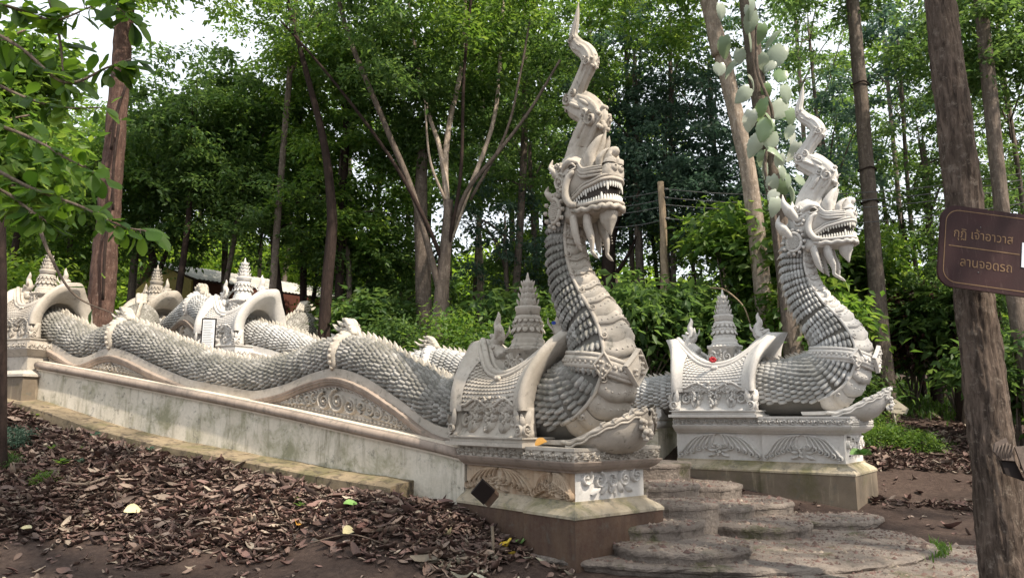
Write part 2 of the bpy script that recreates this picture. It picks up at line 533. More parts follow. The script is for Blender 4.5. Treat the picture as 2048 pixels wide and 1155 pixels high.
# ------------------------------------------------------------------ ground
GP = np.array([
 (-9, 3, -.05), (-4, 4, 0), (0, 4, 0), (5, 4, 0), (10, 4, .05), (-8, 7, 0), (-5.5, 8.6, .0), (-3, 8.4, 0), (-1, 8.1, 0), (.6, 7.9, 0), (1.7, 8.9, .03), (3, 8, 0), (5, 8, 0), (7.5, 8.5, .1),
 (-2.5, 9.0, .06), (-.4, 8.7, .2), (-1.1, 9.2, .45), (-1.72, 9.69, .58), (-2.86, 10.41, .68), (-4.18, 11.18, .84), (-5.6, 11.9, 1.02), (-7, 12.5, 1.23), (-8.7, 13.2, 1.66), (-10.5, 14, 2.1),
 (-4.2, 9.6, .30), (-6.6, 10, .47), (-8, 12, 1.0), (-12, 12, 1.3), (-12, 8, .4), (-7, 9, .1),
 (2.5, 10, .05), (4.9, 11, .25), (5.8, 12.2, .33), (7, 12, .28), (6, 10, .1), (9, 11, .3), (8.2, 14.2, .75), (8.4, 17, 1.38), (8.85, 18, 1.7), (10, 18, 1.6), (12.6, 22, 2.25), (11, 15, .85), (16, 15, 1.0), (16, 20, 1.8), (7, 17, 1.4), (6.2, 15, .95),
 (0, 12, 1.0), (-3, 13.3, 1.5), (-6, 15, 2.1), (1.5, 13, .9), (3, 16, 2.0), (3.3, 18, 2.5), (-1.8, 18, 2.8), (-6, 21, 3.45), (-9, 17.5, 2.8), (-10, 20, 3.8), (-14, 18, 3.3), (-12, 16, 2.7),
 (-24, 40, 6.0), (0, 40, 4.6), (24, 40, 3.6), (-30, 15, 4), (30, 15, 1.2), (-40, 80, 9), (0, 90, 7), (40, 80, 5), (-40, 0, 1), (40, 0, .5), (0, -20, -.2)], float)

GP = np.vstack([GP] + [[[*PA.at(q, o)[0][:2], kerbz(q) - d]] for q in np.arange(2.2, 11.5, 1.3) for o, d in ((.75, .2), (1.1, .16), (1.5, .12), (-.2, .12))])

def _U(r2):
    return 0.5 * r2 * np.log(r2 + 1e-9)
_n = len(GP)
_K = _U(((GP[:, None, :2] - GP[None, :, :2]) ** 2).sum(-1)) + np.eye(_n) * 0.05
_P = np.c_[np.ones(_n), GP[:, :2]]
_A = np.block([[_K, _P], [_P.T, np.zeros((3, 3))]])
_w = np.linalg.solve(_A, np.r_[GP[:, 2], 0, 0, 0])
def gz(x, y):
    x = np.atleast_1d(np.asarray(x, float)); y = np.atleast_1d(np.asarray(y, float))
    out = np.empty(len(x))
    for i in range(0, len(x), 20000):
        q = np.c_[x[i:i + 20000], y[i:i + 20000]]
        d = ((q[:, None, :] - GP[None, :, :2]) ** 2).sum(-1)
        out[i:i + 20000] = _U(d) @ _w[:_n] + _w[_n] + q @ _w[_n + 1:]
    return out
def gz1(x, y): return float(gz([x], [y])[0])

def axis_coords(edges):
    out = []
    for a, b, s in edges:
        out += list(np.arange(a, b, s))
    return np.array(out + [edges[-1][1]])
gx = axis_coords([(-90, -14, 4), (-14, 13, .13), (13, 90, 4)])
gy = axis_coords([(-30, 5, 3), (5, 15, .11), (15, 24, .4), (24, 120, 4)])
X, Y = np.meshgrid(gx, gy)
Z = gz(X.ravel(), Y.ravel())
rn = lambda s: rng.normal(size=X.shape)
def smooth_noise(X, Y, f, seed):
    r = np.random.default_rng(seed); z = 0
    for k in range(7):
        a = r.uniform(0, 2 * math.pi); ff = f * r.uniform(.6, 1.7)
        z = z + np.sin((X * math.cos(a) + Y * math.sin(a)) * ff + r.uniform(0, 6))
    return z / 7
Z = Z.reshape(X.shape) + .05 * smooth_noise(X, Y, 2.2, 1) + .025 * smooth_noise(X, Y, 7, 2) + .012 * smooth_noise(X, Y, 19, 3)
ny, nx = X.shape
idx = np.arange(nx * ny).reshape(ny, nx)
Fq = np.stack([idx[:-1, :-1], idx[:-1, 1:], idx[1:, 1:], idx[1:, :-1]], -1).reshape(-1, 4)
ground = link('ground', np_mesh('ground', np.c_[X.ravel(), Y.ravel(), Z.ravel()], Fq, True), M['soil'])
ground['kind'] = 'structure'

# ------------------------------------------------------------------ the two stairside nagas
# off > 0 is the left of the uphill direction: the camera side

def bottoms(tbl):
    t = np.array(tbl); c = cr(t, 10)
    o = np.argsort(c[:, 0])
    return lambda s: float(np.interp(s, c[o, 0], c[o, 1]))
def cornA(s): return 1.15 + 0.15 * (s - 1.36)
BOT_A = bottoms([(0, 1.22), (1.2, 1.22), (1.75, 1.27), (2.1, 1.37), (2.6, 1.66), (3.25, 1.98), (3.85, 2.13), (4.4, 2.06), (5.0, 1.90), (5.7, 1.82), (6.4, 1.88), (7.0, 2.02), (7.9, 2.30), (8.7, 2.58), (9.15, 2.63), (9.8, 2.48), (10.4, 2.72), (11.2, 2.98), (12.5, 3.1), (14, 3.35), (16, 3.5)])
SB2 = 11.75   # arc length of the second shrine on B
BOT_B = bottoms([(0, 1.55), (2.4, 1.55), (3.4, 1.57), (4.2, 1.62), (5.2, 1.75), (6.2, 2.12), (6.9, 2.25), (7.6, 2.1), (8.4, 2.02), (9.2, 2.3), (10.2, 2.72), (11.2, 2.98), (12.2, 3.15), (13.2, 3.62), (13.9, 3.86), (14.5, 3.66), (15.4, 3.35), (16.2, 3.5)])
def cornB(s): return 1.48 + 0.15 * (s - 2.3)

# ---- shared little meshes
def scale_mesh(name):
    V = [(-.55, -.36, 0), (-.55, .36, 0), (-.1, .5, .0), (.42, .44, .0), (.62, 0, .0), (.42, -.44, .0), (-.1, -.5, .0),
         (-.35, -.2, .2), (-.35, .2, .2), (.05, .30, .62), (.36, .26, .75), (.50, 0, .78), (.36, -.26, .75), (.05, -.30, .62), (.12, 0, .82)]
    F = [(0, 1, 8, 7), (1, 2, 9, 8), (2, 3, 10, 9), (3, 4, 11, 10), (4, 5, 12, 11), (5, 6, 13, 12), (6, 0, 7, 13),
         (7, 8, 9, 14), (7, 14, 13), (9, 10, 14), (10, 11, 14), (11, 12, 14), (12, 13, 14)]
    F = [tuple(reversed(f)) for f in F]
    return np.array(V, float), F
SV, SF = scale_mesh('scale')
FV = np.array([1.0, 1.9, .82]) * np.array([(-.5, -.16, -.1), (-.5, .16, -.1), (.45, .14, -.1), (.45, -.14, -.1), (-.15, .10, .5), (-.15, -.10, .5), (.42, .09, .45), (.42, -.09, .45), (.25, .05, .85), (.25, -.05, .85), (.75, 0, 1.15), (.55, 0, .7)], float)
FF = [(0, 1, 4, 5), (1, 2, 6, 4), (3, 0, 5, 7), (4, 6, 8), (5, 9, 7), (4, 8, 9, 5), (8, 10, 9), (6, 11, 10, 8), (7, 9, 10, 11), (2, 3, 7, 6), (6, 7, 11)]

CAM = np.array([0, 0, 1.55])

def body_frames(P, lat):
    T = np.gradient(P, axis=0); T /= np.linalg.norm(T, axis=1)[:, None]
    V = lat - T * (lat * T).sum(1)[:, None]; V /= np.linalg.norm(V, axis=1)[:, None]
    D = np.cross(T, V)
    return T, V, D

def resample(P, cols, ds):
    S = np.r_[0, np.cumsum(np.linalg.norm(np.diff(P, axis=0), axis=1))]
    n = int(S[-1] / ds)
    s = np.linspace(0, S[-1], n)
    return s, np.stack([np.interp(s, S, P[:, k]) for k in range(3)], 1), [np.stack([np.interp(s, S, c[:, k]) for k in range(c.shape[1])], 1) for c in cols]

def scaly_body(root, P, lat, rad, vent, smat, ds=0.114, nparts=300, finscale=1.0, fins=True, phimax=128, skip=None):
    """P points along the body from tail to head; rad radius; vent 1 where belly plates are built instead of scales.
    Builds body, scale..., scales (rest), fin... under root."""
    s, Q, (L, Rr) = resample(P, [lat, np.c_[rad, vent]], 0.05)
    T, V, D = body_frames(Q, L)
    V = V * np.where(Rr[:, 0:1] < .36, 1.08 - .36 * np.clip(Rr[:, 1:2], 0, 1), 1 - .28 * np.clip(Rr[:, 1:2], 0, 1))          # the raised neck is deeper than wide
    mb = MB()
    rings = []
    for i in range(len(Q)):
        r = Rr[i, 0] * 0.985
        rings.append([Q[i] + r * (D[i] * math.cos(a) + V[i] * math.sin(a)) for a in np.linspace(0, 2 * math.pi, 20, endpoint=False)])
    loft(mb, rings)
    body = obj('body', mb, M['skin'], root)
    # scales
    items = []
    q = 0.05; ring = 0
    while q < s[-1] - 0.05:
        i = min(len(Q) - 1, int(q / s[-1] * (len(Q) - 1)))
        r, vt = Rr[i]
        dloc = ds * (1.0 + .30 * vt) * (r / .42) ** .5
        wloc = dloc * (.62 - .18 * vt)
        dphi = wloc / r
        pm = R(phimax) if vt < .5 else R(124)
        k = int(pm / dphi)
        for j in range(-k, k + 1):
            phi = (j + (.5 if ring % 2 and vt < .6 else 0)) * dphi
            if abs(phi) < R(9): continue
            zd = D[i] * math.cos(phi) + V[i] * math.sin(phi)
            z = unit(D[i] * math.cos(phi) + V[i] * math.sin(phi) / np.dot(V[i], V[i]))
            x = -T[i] ; y = np.cross(z, x)
            tilt = .09 + .43 * vt
            tilt += random.uniform(-.04, .04)
            x2 = unit(x + z * tilt + y * random.uniform(-.09, .09)); z2 = unit(z - x * tilt)
            c = Q[i] + zd * r - z * .012
            jit = 1 + random.uniform(-.12, .12)
            items.append((c, x2 * dloc * (1.08 - .02 * vt) * jit, y * wloc * (.90 + .08 * vt), z2 * dloc * (.43 - .01 * vt) * jit))
        ring += 1
        q += dloc * .82
    # visible and large ones first
    def key(it):
        d = CAM - it[0]; dist = np.linalg.norm(d)
        f = np.dot(d / dist, unit(it[2]) * 0 + unit(np.cross(it[1], it[2])))
        size = np.linalg.norm(it[1]) / dist
        return size if f > 0.25 else size - 1
    items.sort(key=key, reverse=True)
    me = mesh_from('scale', SV, SF)
    me.materials.append(smat)
    for c, x, y, z in items[:nparts]:
        inst('scale', me, frame(c, x, y, z), body)
    rest = items[nparts:]
    if rest:
        A = np.array([[x, y, z] for c, x, y, z in rest]); Cc = np.array([c for c, *_ in rest])
        VV = np.einsum('vk,nkd->nvd', SV, A) + Cc[:, None, :]
        mb = MB(); mb.v = list(VV.reshape(-1, 3)); nv = len(SV)
        mb.f = [tuple(i + n * nv for i in f) for n in range(len(rest)) for f in SF]
        mb.n = len(mb.v)
        obj('scale_covering', mb, smat, body, kind='stuff')
    # dorsal fins
    if fins:
        fm = mesh_from('fin', FV, FF, False); fm.materials.append(M['fin'])
        q = .1
        while q < s[-1] - .1:
            i = min(len(Q) - 1, int(q / s[-1] * (len(Q) - 1)))
            r, vt = Rr[i]
            if not (skip and skip(Q[i])):
                f = .105 * finscale * random.uniform(.8, 1.2)
                inst('fin', fm, frame(Q[i] + D[i] * (r - .005), -T[i] * f, V[i] * f * 1.1, D[i] * f * .95), body)
            q += .098 * finscale
    return body, Q, T, V, D, Rr

def band(mb, Q, T, V, D, r, i, w=.11, amp=.03):
    """garland wrapped over the body at index i"""
    rows = []
    for a in np.linspace(-2.2, 2.2, 33):
        z = D[i] * math.cos(a) + V[i] * math.sin(a)
        wob = amp * .6 * math.sin(a * 9)
        ww = w * (1.0 + .5 * math.exp(-a * a * 3)) * (1 - .15 * abs(a))
        rows.append([Q[i] + z * (r + h) + T[i] * (u * ww + wob * .4) for u, h in ((-1, .0), (-.9, .035), (-.5, .05 + amp * math.cos(a * 11) * .5), (0, .075 + amp * math.sin(a * 14) * .6), (.5, .05 - amp * math.cos(a * 11) * .5), (.9, .035), (1, .0))])
    mb.add([p for rw in rows for p in rw], grid_faces(len(rows), 7, False))
    for a in np.linspace(-2.1, 2.1, 19):
        z = D[i] * math.cos(a) + V[i] * math.sin(a); y = np.cross(z, T[i])
        dome(mb, Q[i] + z * (r + .06), T[i], y, z, .035, .035, 6)

def flame_tube(mb, pts, rads, fl=.5, n=8):
    tube(mb, cr(pts, 6), np.interp(np.linspace(0, 1, (len(pts) - 1) * 6 + 1), np.linspace(0, 1, len(pts)), rads), n, True, fl)

def hump_ornament(mb, Q, T, V, D, r, i, sc=1.0):
    """curling flame head sitting on top of a hump"""
    o = Q[i] + D[i] * r; x = -T[i]; z = D[i]
    for k, (h, l, c) in enumerate(((.10, .46, .14), (.20, .34, .10), (.28, .2, .07))):
        for sy in (-1, 0, 1):
            pts = [o + x * (-.18) * sc + V[i] * sy * .07 * sc, o + x * .0 + z * h * sc + V[i] * sy * .09 * sc, o + x * l * .6 * sc + z * (h + .02) * sc + V[i] * sy * .05 * sc, o + x * l * sc + z * (h + c) * sc + V[i] * sy * .03 * sc]
            flame_tube(mb, pts, [.07 * sc, .065 * sc, .045 * sc, .012 * sc], .8, 7)
    for a in np.linspace(0, 6.28, 9):
        c = o + x * .0 + z * (.13 + .1 * math.sin(a)) * sc + x * .12 * math.cos(a) * sc
        for sy in (-1, 1):
            dome(mb, c + V[i] * sy * .10 * sc, x, z, V[i] * sy, .045 * sc, .05 * sc, 7)

def panel_map(P, side, top=True):
    pass

# ---- pedestal
def pedestal(H, L, O, L1, L2, mats, label, group, dz=0.0):
    """front block L1 long and slightly recessed rear block L2 long; base, bevel, dado, cove, frieze band"""
    root = thing('naga_pedestal', label, 'pedestal', O - H * (L1 + L2) / 2, group)
    W = .70
    def blk(mb, u0, u1, w0, w1, z0, z1, e0=0, e1=0):
        r = []
        for (z, w, e) in ((z0, w0, e0), (z1, w1, e1)):
            r.append([O + H * a + L * b + ZUP * z for a, b in ((u0 + e * 0 - (e if u0 < -1e-6 and False else 0), -w), (u1 - e, -w), (u1 - e, w), (u0, w))])
        loft(mb, r)
    segs = [(-L1, 0.0, 0.0), (-L1 - L2, -L1 - .004, .05)]
    mb = MB()
    for (a, b, dw) in segs: blk(mb, a, b, W - dw, W - dw, -.35, .50 + dz)
    obj('base_block', mb, mats['base'], root, False)
    mb = MB()
    for (a, b, dw) in segs:
        r = []
        for z, ins in ((.502, -.012), (.53, -.012), (.57, .025), (.61, .09), (.635, .125), (.66, .125)):
            e = ins if b == 0 else 0
            r.append([O + H * x + L * y + ZUP * (z + dz) for x, y in ((a, -(W - dw - ins)), (b - e, -(W - dw - ins)), (b - e, W - dw - ins), (a, W - dw - ins))])
        loft(mb, r)
    obj('bevel_course', mb, M['bevel'], root, False)
    mb = MB()
    for (a, b, dw) in segs:
        blk(mb, a, b - (.15 if b == 0 else 0), W - dw - .15, W - dw - .15, .655 + dz, .965)
    obj('dado', mb, mats['dado'], root, False)
    mb = MB()
    for (a, b, dw) in segs:
        r = []
        for z, ins in ((.955, .10), (.975, .085), (.985, .06), (1.0, .04), (1.03, .012), (1.065, -.01), (1.075, -.01)):
            e = ins if b == 0 else 0
            r.append([O + H * x + L * y + ZUP * z for x, y in ((a, -(W - dw - ins)), (b - e, -(W - dw - ins)), (b - e, W - dw - ins), (a, W - dw - ins))])
        loft(mb, r)
    obj('cove_moulding', mb, mats['cove'], root, False)
    mb = MB()
    for (a, b, dw) in segs:
        e = .02 if b == 0 else 0
        blk(mb, a, b - e, W - dw - .02, W - dw - .02, 1.07, 1.185)
        blk(mb, a, b - e * .3, W - dw - .004, W - dw - .004, 1.183, 1.215)
    obj('frieze_band', mb, mats['band'], root, False)
    # carvings: frieze and dado panels, seen sides (camera side v<0 and the front end)
    fz = MB(); dd = MB()
    for (a, b, dw) in segs:
        y = -(W - dw - .02)
        mp = lambda p, q, h, a=a, y=y: O + H * (a + p) + L * (y - h) + ZUP * (1.075 + q)
        frieze(fz, mp, (b - a) - (.02 if b == 0 else 0), .11, .042)
    mp = lambda p, q, h: O + H * (-.02 + h) + L * (-W + .02 + p) + ZUP * (1.075 + q)
    frieze(fz, mp, 2 * W - .04, .11, .042)
    obj('frieze_carving', fz, mats['band'], root)
    def fan(mb, mp, Lp, Hp):
        for sgn in (-1, 1):
            for k in range(1, 7):
                x1 = sgn * Lp / 2 * (k / 6.2)
                yend = Hp * (.62 - .075 * k)
                pts = []
                for t in np.linspace(0, 1, 9):
                    x = x1 * (t ** .75) * .98 if t < 1 else x1
                    yy = Hp * .97 - (Hp * .97 - yend) * t ** 2.3
                    pts.append((Lp / 2 + x * .98 + sgn * .01, yy))
                ribbon(mb, mp, pts, .020, .05, (.6, 1.0))
                swirl(mb, mp, Lp / 2 + x1 * .96, yend - .012, .046, 1.1, math.pi / 2, -sgn, .36, .075, 10)
        for k in range(16):
            bead(mb, mp, Lp / 2 + random.uniform(-.07, .07) * (1 - k / 22), Hp * (.56 - .42 * k / 16), random.uniform(.016, .03), .065, 6)
        for sgn in (-1, 1):
            for k in range(3):
                petal(mb, mp, Lp / 2 + sgn * .05, Hp * (.45 - .1 * k), (0.1 if sgn > 0 else math.pi - .1) - sgn * .5 * k, .14, .032, .06, sgn * .5)
    panels = []
    for (a, b, dw) in segs:
        y = -(W - dw - .15)
        Lp = (b - a) - (.15 if b == 0 else 0)
        npan = 1 if Lp < 1.0 else 1
        mp = lambda p, q, h, a=a, y=y: O + H * (a + .03 + p) + L * (y - h) + ZUP * (.665 + dz + q)
        fan(dd, mp, Lp - .06, .285 - dz)
    obj('dado_carving', dd, mats['dado_carv'], root); dd = MB()
    mp = lambda p, q, h: O + H * (-.147 + h) + L * (-W + .18 + p) + ZUP * (.665 + dz * .6 + q)
    Lp = 2 * W - .36
    for k in range(-2, 3):
        swirl(dd, mp, Lp / 2 + k * .2, .17 + .03 * abs(k), .095 if k else .07, 1.4, 1.57, 1 if k > 0 else -1, .22, .06, 13)
        petal(dd, mp, Lp / 2 + k * .16, .05, 1.57 + .5 * k, .15, .035, .06)
    for k in range(12):
        bead(dd, mp, Lp / 2 + random.uniform(-.06, .06), .03 + .018 * k, .018, .035)
    obj('dado_carving', dd, M['stone_b'], root)
    if mats['dado'] is M['tan']:
        mb = MB()
        loft(mb, [[O + H * x + L * y + ZUP * z for x, y in ((-.155, -W + .152), (-.146, -W + .152), (-.146, W - .152), (-.155, W - .152))] for z in (.66, .962)])
        o = obj('end_panel', mb, M['stone_b'], root, False); o['label'] = 'clean white end panel of the dado'
    return root

# ---- shrine (small arched gate over the body)
def shrine(o, H, L, smats, label, group, nt=300, sc=1.0, zb=1.2):
    """o: point on the ground line under the shrine centre, H heading, L left, local z from o"""
    root = thing('arched_shrine', label, 'shrine', o + ZUP * zb, group)
    st = smats
    P = lambda u, v, z: o + H * u * sc + L * v * sc + ZUP * (zb + (z - 1.2) * sc)
    # plinth steps
    mb = MB()
    for w, l, z0, z1 in ((.74, .74, 1.2, 1.245), (.70, .70, 1.247, 1.29), (.73, .73, 1.292, 1.31)):
        loft(mb, [[P(a * l, b * w, z) for a, b in ((-1, -1), (1, -1), (1, 1), (-1, 1))] for z in (z0, z1)])
    obj('plinth', mb, st, root, False)
    # flared side walls
    mb = MB()
    for sy in (-1, 1):
        rows = []
        for z, v, u in ((1.31, .70, .68), (1.33, .66, .655), (1.42, .60, .61), (1.55, .565, .575), (1.68, .56, .56), (1.76, .57, .56)):
            rows.append([P(-u, sy * v, z), P(-u * .33, sy * v, z), P(u * .33, sy * v, z), P(u, sy * v, z), P(u, sy * (v - .1), z), P(0, sy * (v - .1), z), P(-u, sy * (v - .1), z)])
        loft(mb, rows)
    obj('side_wall', mb, st, root, False)
    # vault roof shell, flaring to both arch ends
    cz = 1.66
    def vault(u, phi, dr=0.0):
        k = abs(u) / .62
        rr = .60 + .07 * k ** 2.2 + dr
        top = max(0, math.cos(phi)) ** 2
        uu = u * (1 + .20 * top * k ** 3)
        z = cz + math.cos(phi) * (rr + top * (-.20 + .34 * k * k)) if math.cos(phi) > 0 else cz + math.cos(phi) * rr * .6
        return P(uu, math.sin(phi) * rr, z)
    mb = MB()
    rows = []
    for u in np.linspace(-.62, .62, 13):
        rows.append([vault(u, p) for p in np.linspace(-R(97), R(97), 29)])
    mb.add([p for r in rows for p in r], grid_faces(13, 29, False))
    rows = []
    for u in np.linspace(-.62, .62, 13):
        rows.append([vault(u, p, -.06) for p in np.linspace(-R(97), R(97), 29)])
    mb.add([p for r in rows for p in r], grid_faces(13, 29, False))
    obj('vault', mb, st, root)
    # arch rings at both ends
    for s in (-1, 1):
        mb = MB()
        ro = []; n = 41
        for p in np.linspace(-1, 1, n):
            phi = p * R(97)
            top = max(0, math.cos(phi)) ** 2
            u0 = s * .60
            outer = vault(u0, phi, .035); 
            tip = vault(s * .655, phi, .06)
            inn = np.array([math.sin(phi) * .47, cz - .02 + max(math.cos(phi), -.1) * .50])
            i0 = P(s * .56, inn[0], inn[1]); i1 = P(s * .66, inn[0] * 1.02, inn[1] + .01)
            lipo = vault(s * .655, phi, .0) + H * s * (.05 + .20 * top ** 5) * sc + ZUP * (.05 * top ** 4) * sc
            ro.append([vault(s * .5, phi, .03), outer, tip, lipo, (lipo * .45 + i1 * .55) - H * s * .02 * sc, i1, i0])
        mb.add([p for r in ro for p in r], grid_faces(n, 7, False))
        # legs flaring out to scroll feet
        for sy in (-1, 1):
            rows = []
            for t in np.linspace(0, 1, 8):
                z = 1.64 - .33 * t
                vo = .60 + .12 * t ** 1.8; vi = .47 + .05 * t * 0 - .0 * t
                uo = .66 + .03 * t ** 2
                rows.append([P(s * .56, sy * vi, z), P(s * uo, sy * vi, z), P(s * (uo + .02), sy * (vi + vo) / 2, z), P(s * uo, sy * vo, z), P(s * .56, sy * vo, z)])
            loft(mb, rows)
        obj('arch', mb, st, root)
        for sy in (-1, 1):
            fm = MB()
            mp = lambda a, b, h: P(s * (.70 + h), sy * (.64 + a), 1.33 + b)
            swirl(fm, mp, 0, .07, .07, 1.5, -1.6, 1, .3, .04)
            petal(fm, mp, -.02, .1, 1.7, .2, .05, .04)
            petal(fm, mp, .03, .1, 1.2, .15, .04, .04)
            mp2 = lambda a, b, h: P(s * (.64 + a), sy * (.71 + h), 1.33 + b)
            swirl(fm, mp2, 0, .07, .07, 1.5, -1.6, 1, .3, .03)
            petal(fm, mp2, -.02, .1, 1.75, .22, .05, .03)
            obj('scroll_foot', fm, st, root)
    # shingles
    def phi_band(u): return R(20) + R(27) * (1 - (u / .6) ** 2)
    def phi_edge(u): return R(84) + R(5) * math.cos(u / .56 * math.pi * 2) * (1 if abs(u) < .5 else .4)
    tv = np.array([(-.5, -.5, 0), (.5, -.5, 0), (.5, .5, 0), (-.5, .5, 0), (-.45, -.48, .8), (.45, -.48, .8), (.42, .5, .15), (-.42, .5, .15), (0, -.62, .75), (0, -.62, 0)], float)
    tf = [(4, 8, 5, 6, 7), (0, 9, 8, 4), (9, 1, 5, 8), (1, 2, 6, 5), (3, 0, 4, 7)]
    tm = mesh_from('shingle', tv, tf, False); tm.materials.append(st)
    lst = []
    for sy in (-1, 1):
        row = 0
        ph = R(26)
        while ph < R(90):
            nu = 19
            for k in range(nu):
                u = -.57 + 1.14 * (k + (.5 if row % 2 else .0)) / (nu - .5)
                if ph < phi_band(u) + .03 or ph > phi_edge(u) or abs(u) > .575: continue
                c = vault(u, sy * ph); e = .01
                x = unit(vault(u + e, sy * ph) - vault(u - e, sy * ph))
                y = unit(vault(u, sy * (ph - e)) - vault(u, sy * (ph + e)))
                z = np.cross(x, y)
                if sy > 0: z = -z
                zz = unit(c - P(u, 0, cz))
                lst.append((sy, c + zz * .003, x * .064 * sc, y * .062 * sc, zz * .030 * sc))
            ph += R(4.6); row += 1
    lst.sort(key=lambda t: t[0])
    for t in lst[:nt]:
        inst('shingle', tm, frame(t[1], t[2], t[3], t[4]), root)
    rest = lst[nt:]
    if rest:
        mb = MB()
        for _, c, x, y, z in rest:
            mb.add([c + q[0] * x + q[1] * y + q[2] * z for q in tv], tf)
        obj('shingle_covering', mb, st, root, False, 'stuff')
    # swag band (saddle ridge draped on the roof) and eave edge
    mb = MB()
    for sy in (-1, 1):
        for off, rr, hh in ((0, .03, .025), (-R(7), .045, .045), (-R(15), .035, .03)):
            pts = [vault(u, sy * max(R(2), phi_band(u) + off), hh) for u in np.linspace(-.66, .66, 17)]
            tube(mb, pts, rr * sc, 6)
        pts = [vault(u, sy * (phi_edge(u) + .04), .012) for u in np.linspace(-.6, .6, 25)]
        tube(mb, pts, .022 * sc, 6)
        for k in range(10):
            a = random.uniform(0, 6.28); r = random.uniform(0, .05)
            c = vault(r * math.cos(a), sy * (phi_band(0) + .1 + r * math.sin(a)), .03)
            zz = unit(c - P(0, 0, cz)); x = H; y = np.cross(zz, x)
            dome(mb, c, x, y, zz, .03 * sc, .04 * sc, 6)
    obj('swag_moulding', mb, st, root)
    # hanging carvings under the eave
    for sy in (-1, 1):
        mb = MB()
        def mp(a, b, h, sy=sy):
            z = 1.36 + b
            v = np.interp(z, [1.31, 1.42, 1.55, 1.68, 1.8], [.67, .60, .565, .56, .57])
            return P(a, sy * (v + h), z)
        for cxx, dpt in ((0, .40), (-.30, .30), (.30, .30)):
            for k in range(15):
                t = k / 15
                bead(mb, mp, cxx + random.uniform(-.09, .09) * (1 - t * .8), .40 - dpt * t, random.uniform(.024, .042), .085, 6)
            for s2 in (-1, 1):
                for k in range(3):
                    petal(mb, mp, cxx + s2 * .03, .34 - .09 * k, -1.57 + s2 * (1.0 - .2 * k), .17, .045, .07, -s2 * .7)
                    swirl(mb, mp, cxx + s2 * (.12 - .02 * k), .36 - .09 * k, .058, 1.3, 1.57, s2, .34, .07, 9)
        for s2 in (-1, 1):
            swirl(mb, mp, s2 * .46, .14, .09, 1.5, 1.57, -s2, .3, .06)
            petal(mb, mp, s2 * .50, .2, 1.57, .2, .05, .04, s2 * .4)
        obj('pendant_carving', mb, st, root)
    # spire
    P0 = P
    P = lambda u, v, z: P0(u * .76, v * .76, z)
    mb = MB()
    def lathe(prof, n=16, sq=0.0):
        rings = []
        for r, z in prof:
            ring = []
            for a in np.linspace(0, 2 * math.pi, n, endpoint=False):
                k = 1 / max(abs(math.cos(a)), abs(math.sin(a)))
                k = 1 + (k - 1) * sq
                ring.append(P(r * k * math.cos(a), r * k * math.sin(a), z))
            rings.append(ring)
        loft(mb, rings)
    lathe([(.30, 2.0), (.30, 2.34), (.325, 2.35), (.325, 2.40), (.30, 2.405)], 16, .7)
    lathe([(.30, 2.40), (.31, 2.42), (.29, 2.44), (.275, 2.46), (.285, 2.49), (.26, 2.51), (.24, 2.53), (.25, 2.56), (.235, 2.58)])
    lathe([(.215, 2.575), (.21, 2.63), (.25, 2.66), (.22, 2.69), (.20, 2.71), (.20, 2.74), (.235, 2.76), (.22, 2.80), (.19, 2.82)])
    lathe([(.205, 2.82), (.20, 2.87), (.215, 2.885), (.22, 2.91), (.215, 2.93), (.17, 2.935)])
    lathe([(.155, 2.93), (.15, 2.98), (.13, 3.03), (.13, 3.06), (.105, 3.09), (.10, 3.14), (.07, 3.19), (.06, 3.21), (.075, 3.23), (.05, 3.27), (.03, 3.30), (.03, 3.31), (.008, 3.38)], 12)
    def petals(z, r, n, h, w, out, up=1):
        for k in range(n):
            a = 2 * math.pi * k / n
            mp = lambda p, q, hh, a=a: P((r + hh + out * q / h) * math.cos(a) - p * math.sin(a), (r + hh + out * q / h) * math.sin(a) + p * math.cos(a), z + up * q)
            petal(mb, mp, 0, 0, math.pi / 2, h, w, .02)
    petals(2.66, .235, 14, .075, .045, .05, -1)
    petals(2.77, .205, 14, .06, .04, .05, -1)
    petals(2.64, .215, 14, .06, .04, .05, 1)
    for z, r in ((2.94, .15), (3.02, .125), (3.10, .10), (3.18, .075)):
        petals(z, r, 9, .09, .04, .035, 1)
    for a0, ux, uy in ((0, H, L), (1, L, -H), (2, -H, -L), (3, -L, H)):
        mp = lambda p, q, h: P(0, 0, 0) * 0 + o + (ux * (.23 + h) + uy * p * .8) * sc + ZUP * (zb + (2.06 - 1.2 + q) * sc)
        for k in (-1, 1):
            swirl(mb, mp, k * .16, .14, .10, 1.5, 1.57, k, .24, .035)
            petal(mb, mp, k * .05, .02, 1.57 + k * .6, .18, .04, .04)
        for k in range(9):
            bead(mb, mp, random.uniform(-.06, .06), .05 + .025 * k, .025, .05)
    for k in range(26):
        a = 2 * math.pi * k / 26
        c = P(.33 * math.cos(a) * 1.1, .33 * math.sin(a) * 1.1, 2.375)
        dome(mb, c, H, L, ZUP, .022 * sc, .03 * sc, 6)
    obj('spire', mb, st, root)
    P = P0
    # naga finials at both ends of the ridge
    for s in (-1, 1):
        mb = MB()
        b0 = P(s * .60, 0, 2.36)
        pts = [P(s * .50, 0, 2.30), P(s * .62, 0, 2.42), P(s * .64, 0, 2.50), P(s * .58, 0, 2.58), P(s * .585, 0, 2.68), P(s * .62, 0, 2.76), P(s * .59, 0, 2.86), P(s * .60, 0, 2.93)]
        flame_tube(mb, pts, [.11 * sc, .10 * sc, .085 * sc, .085 * sc, .065 * sc, .05 * sc, .03 * sc, .006 * sc], 1.0, 9)
        # snout, jaw, crest leaves
        flame_tube(mb, [P(s * .60, 0, 2.60), P(s * .70, 0, 2.60), P(s * .77, 0, 2.63)], [.06 * sc, .05 * sc, .02 * sc], .9, 7)
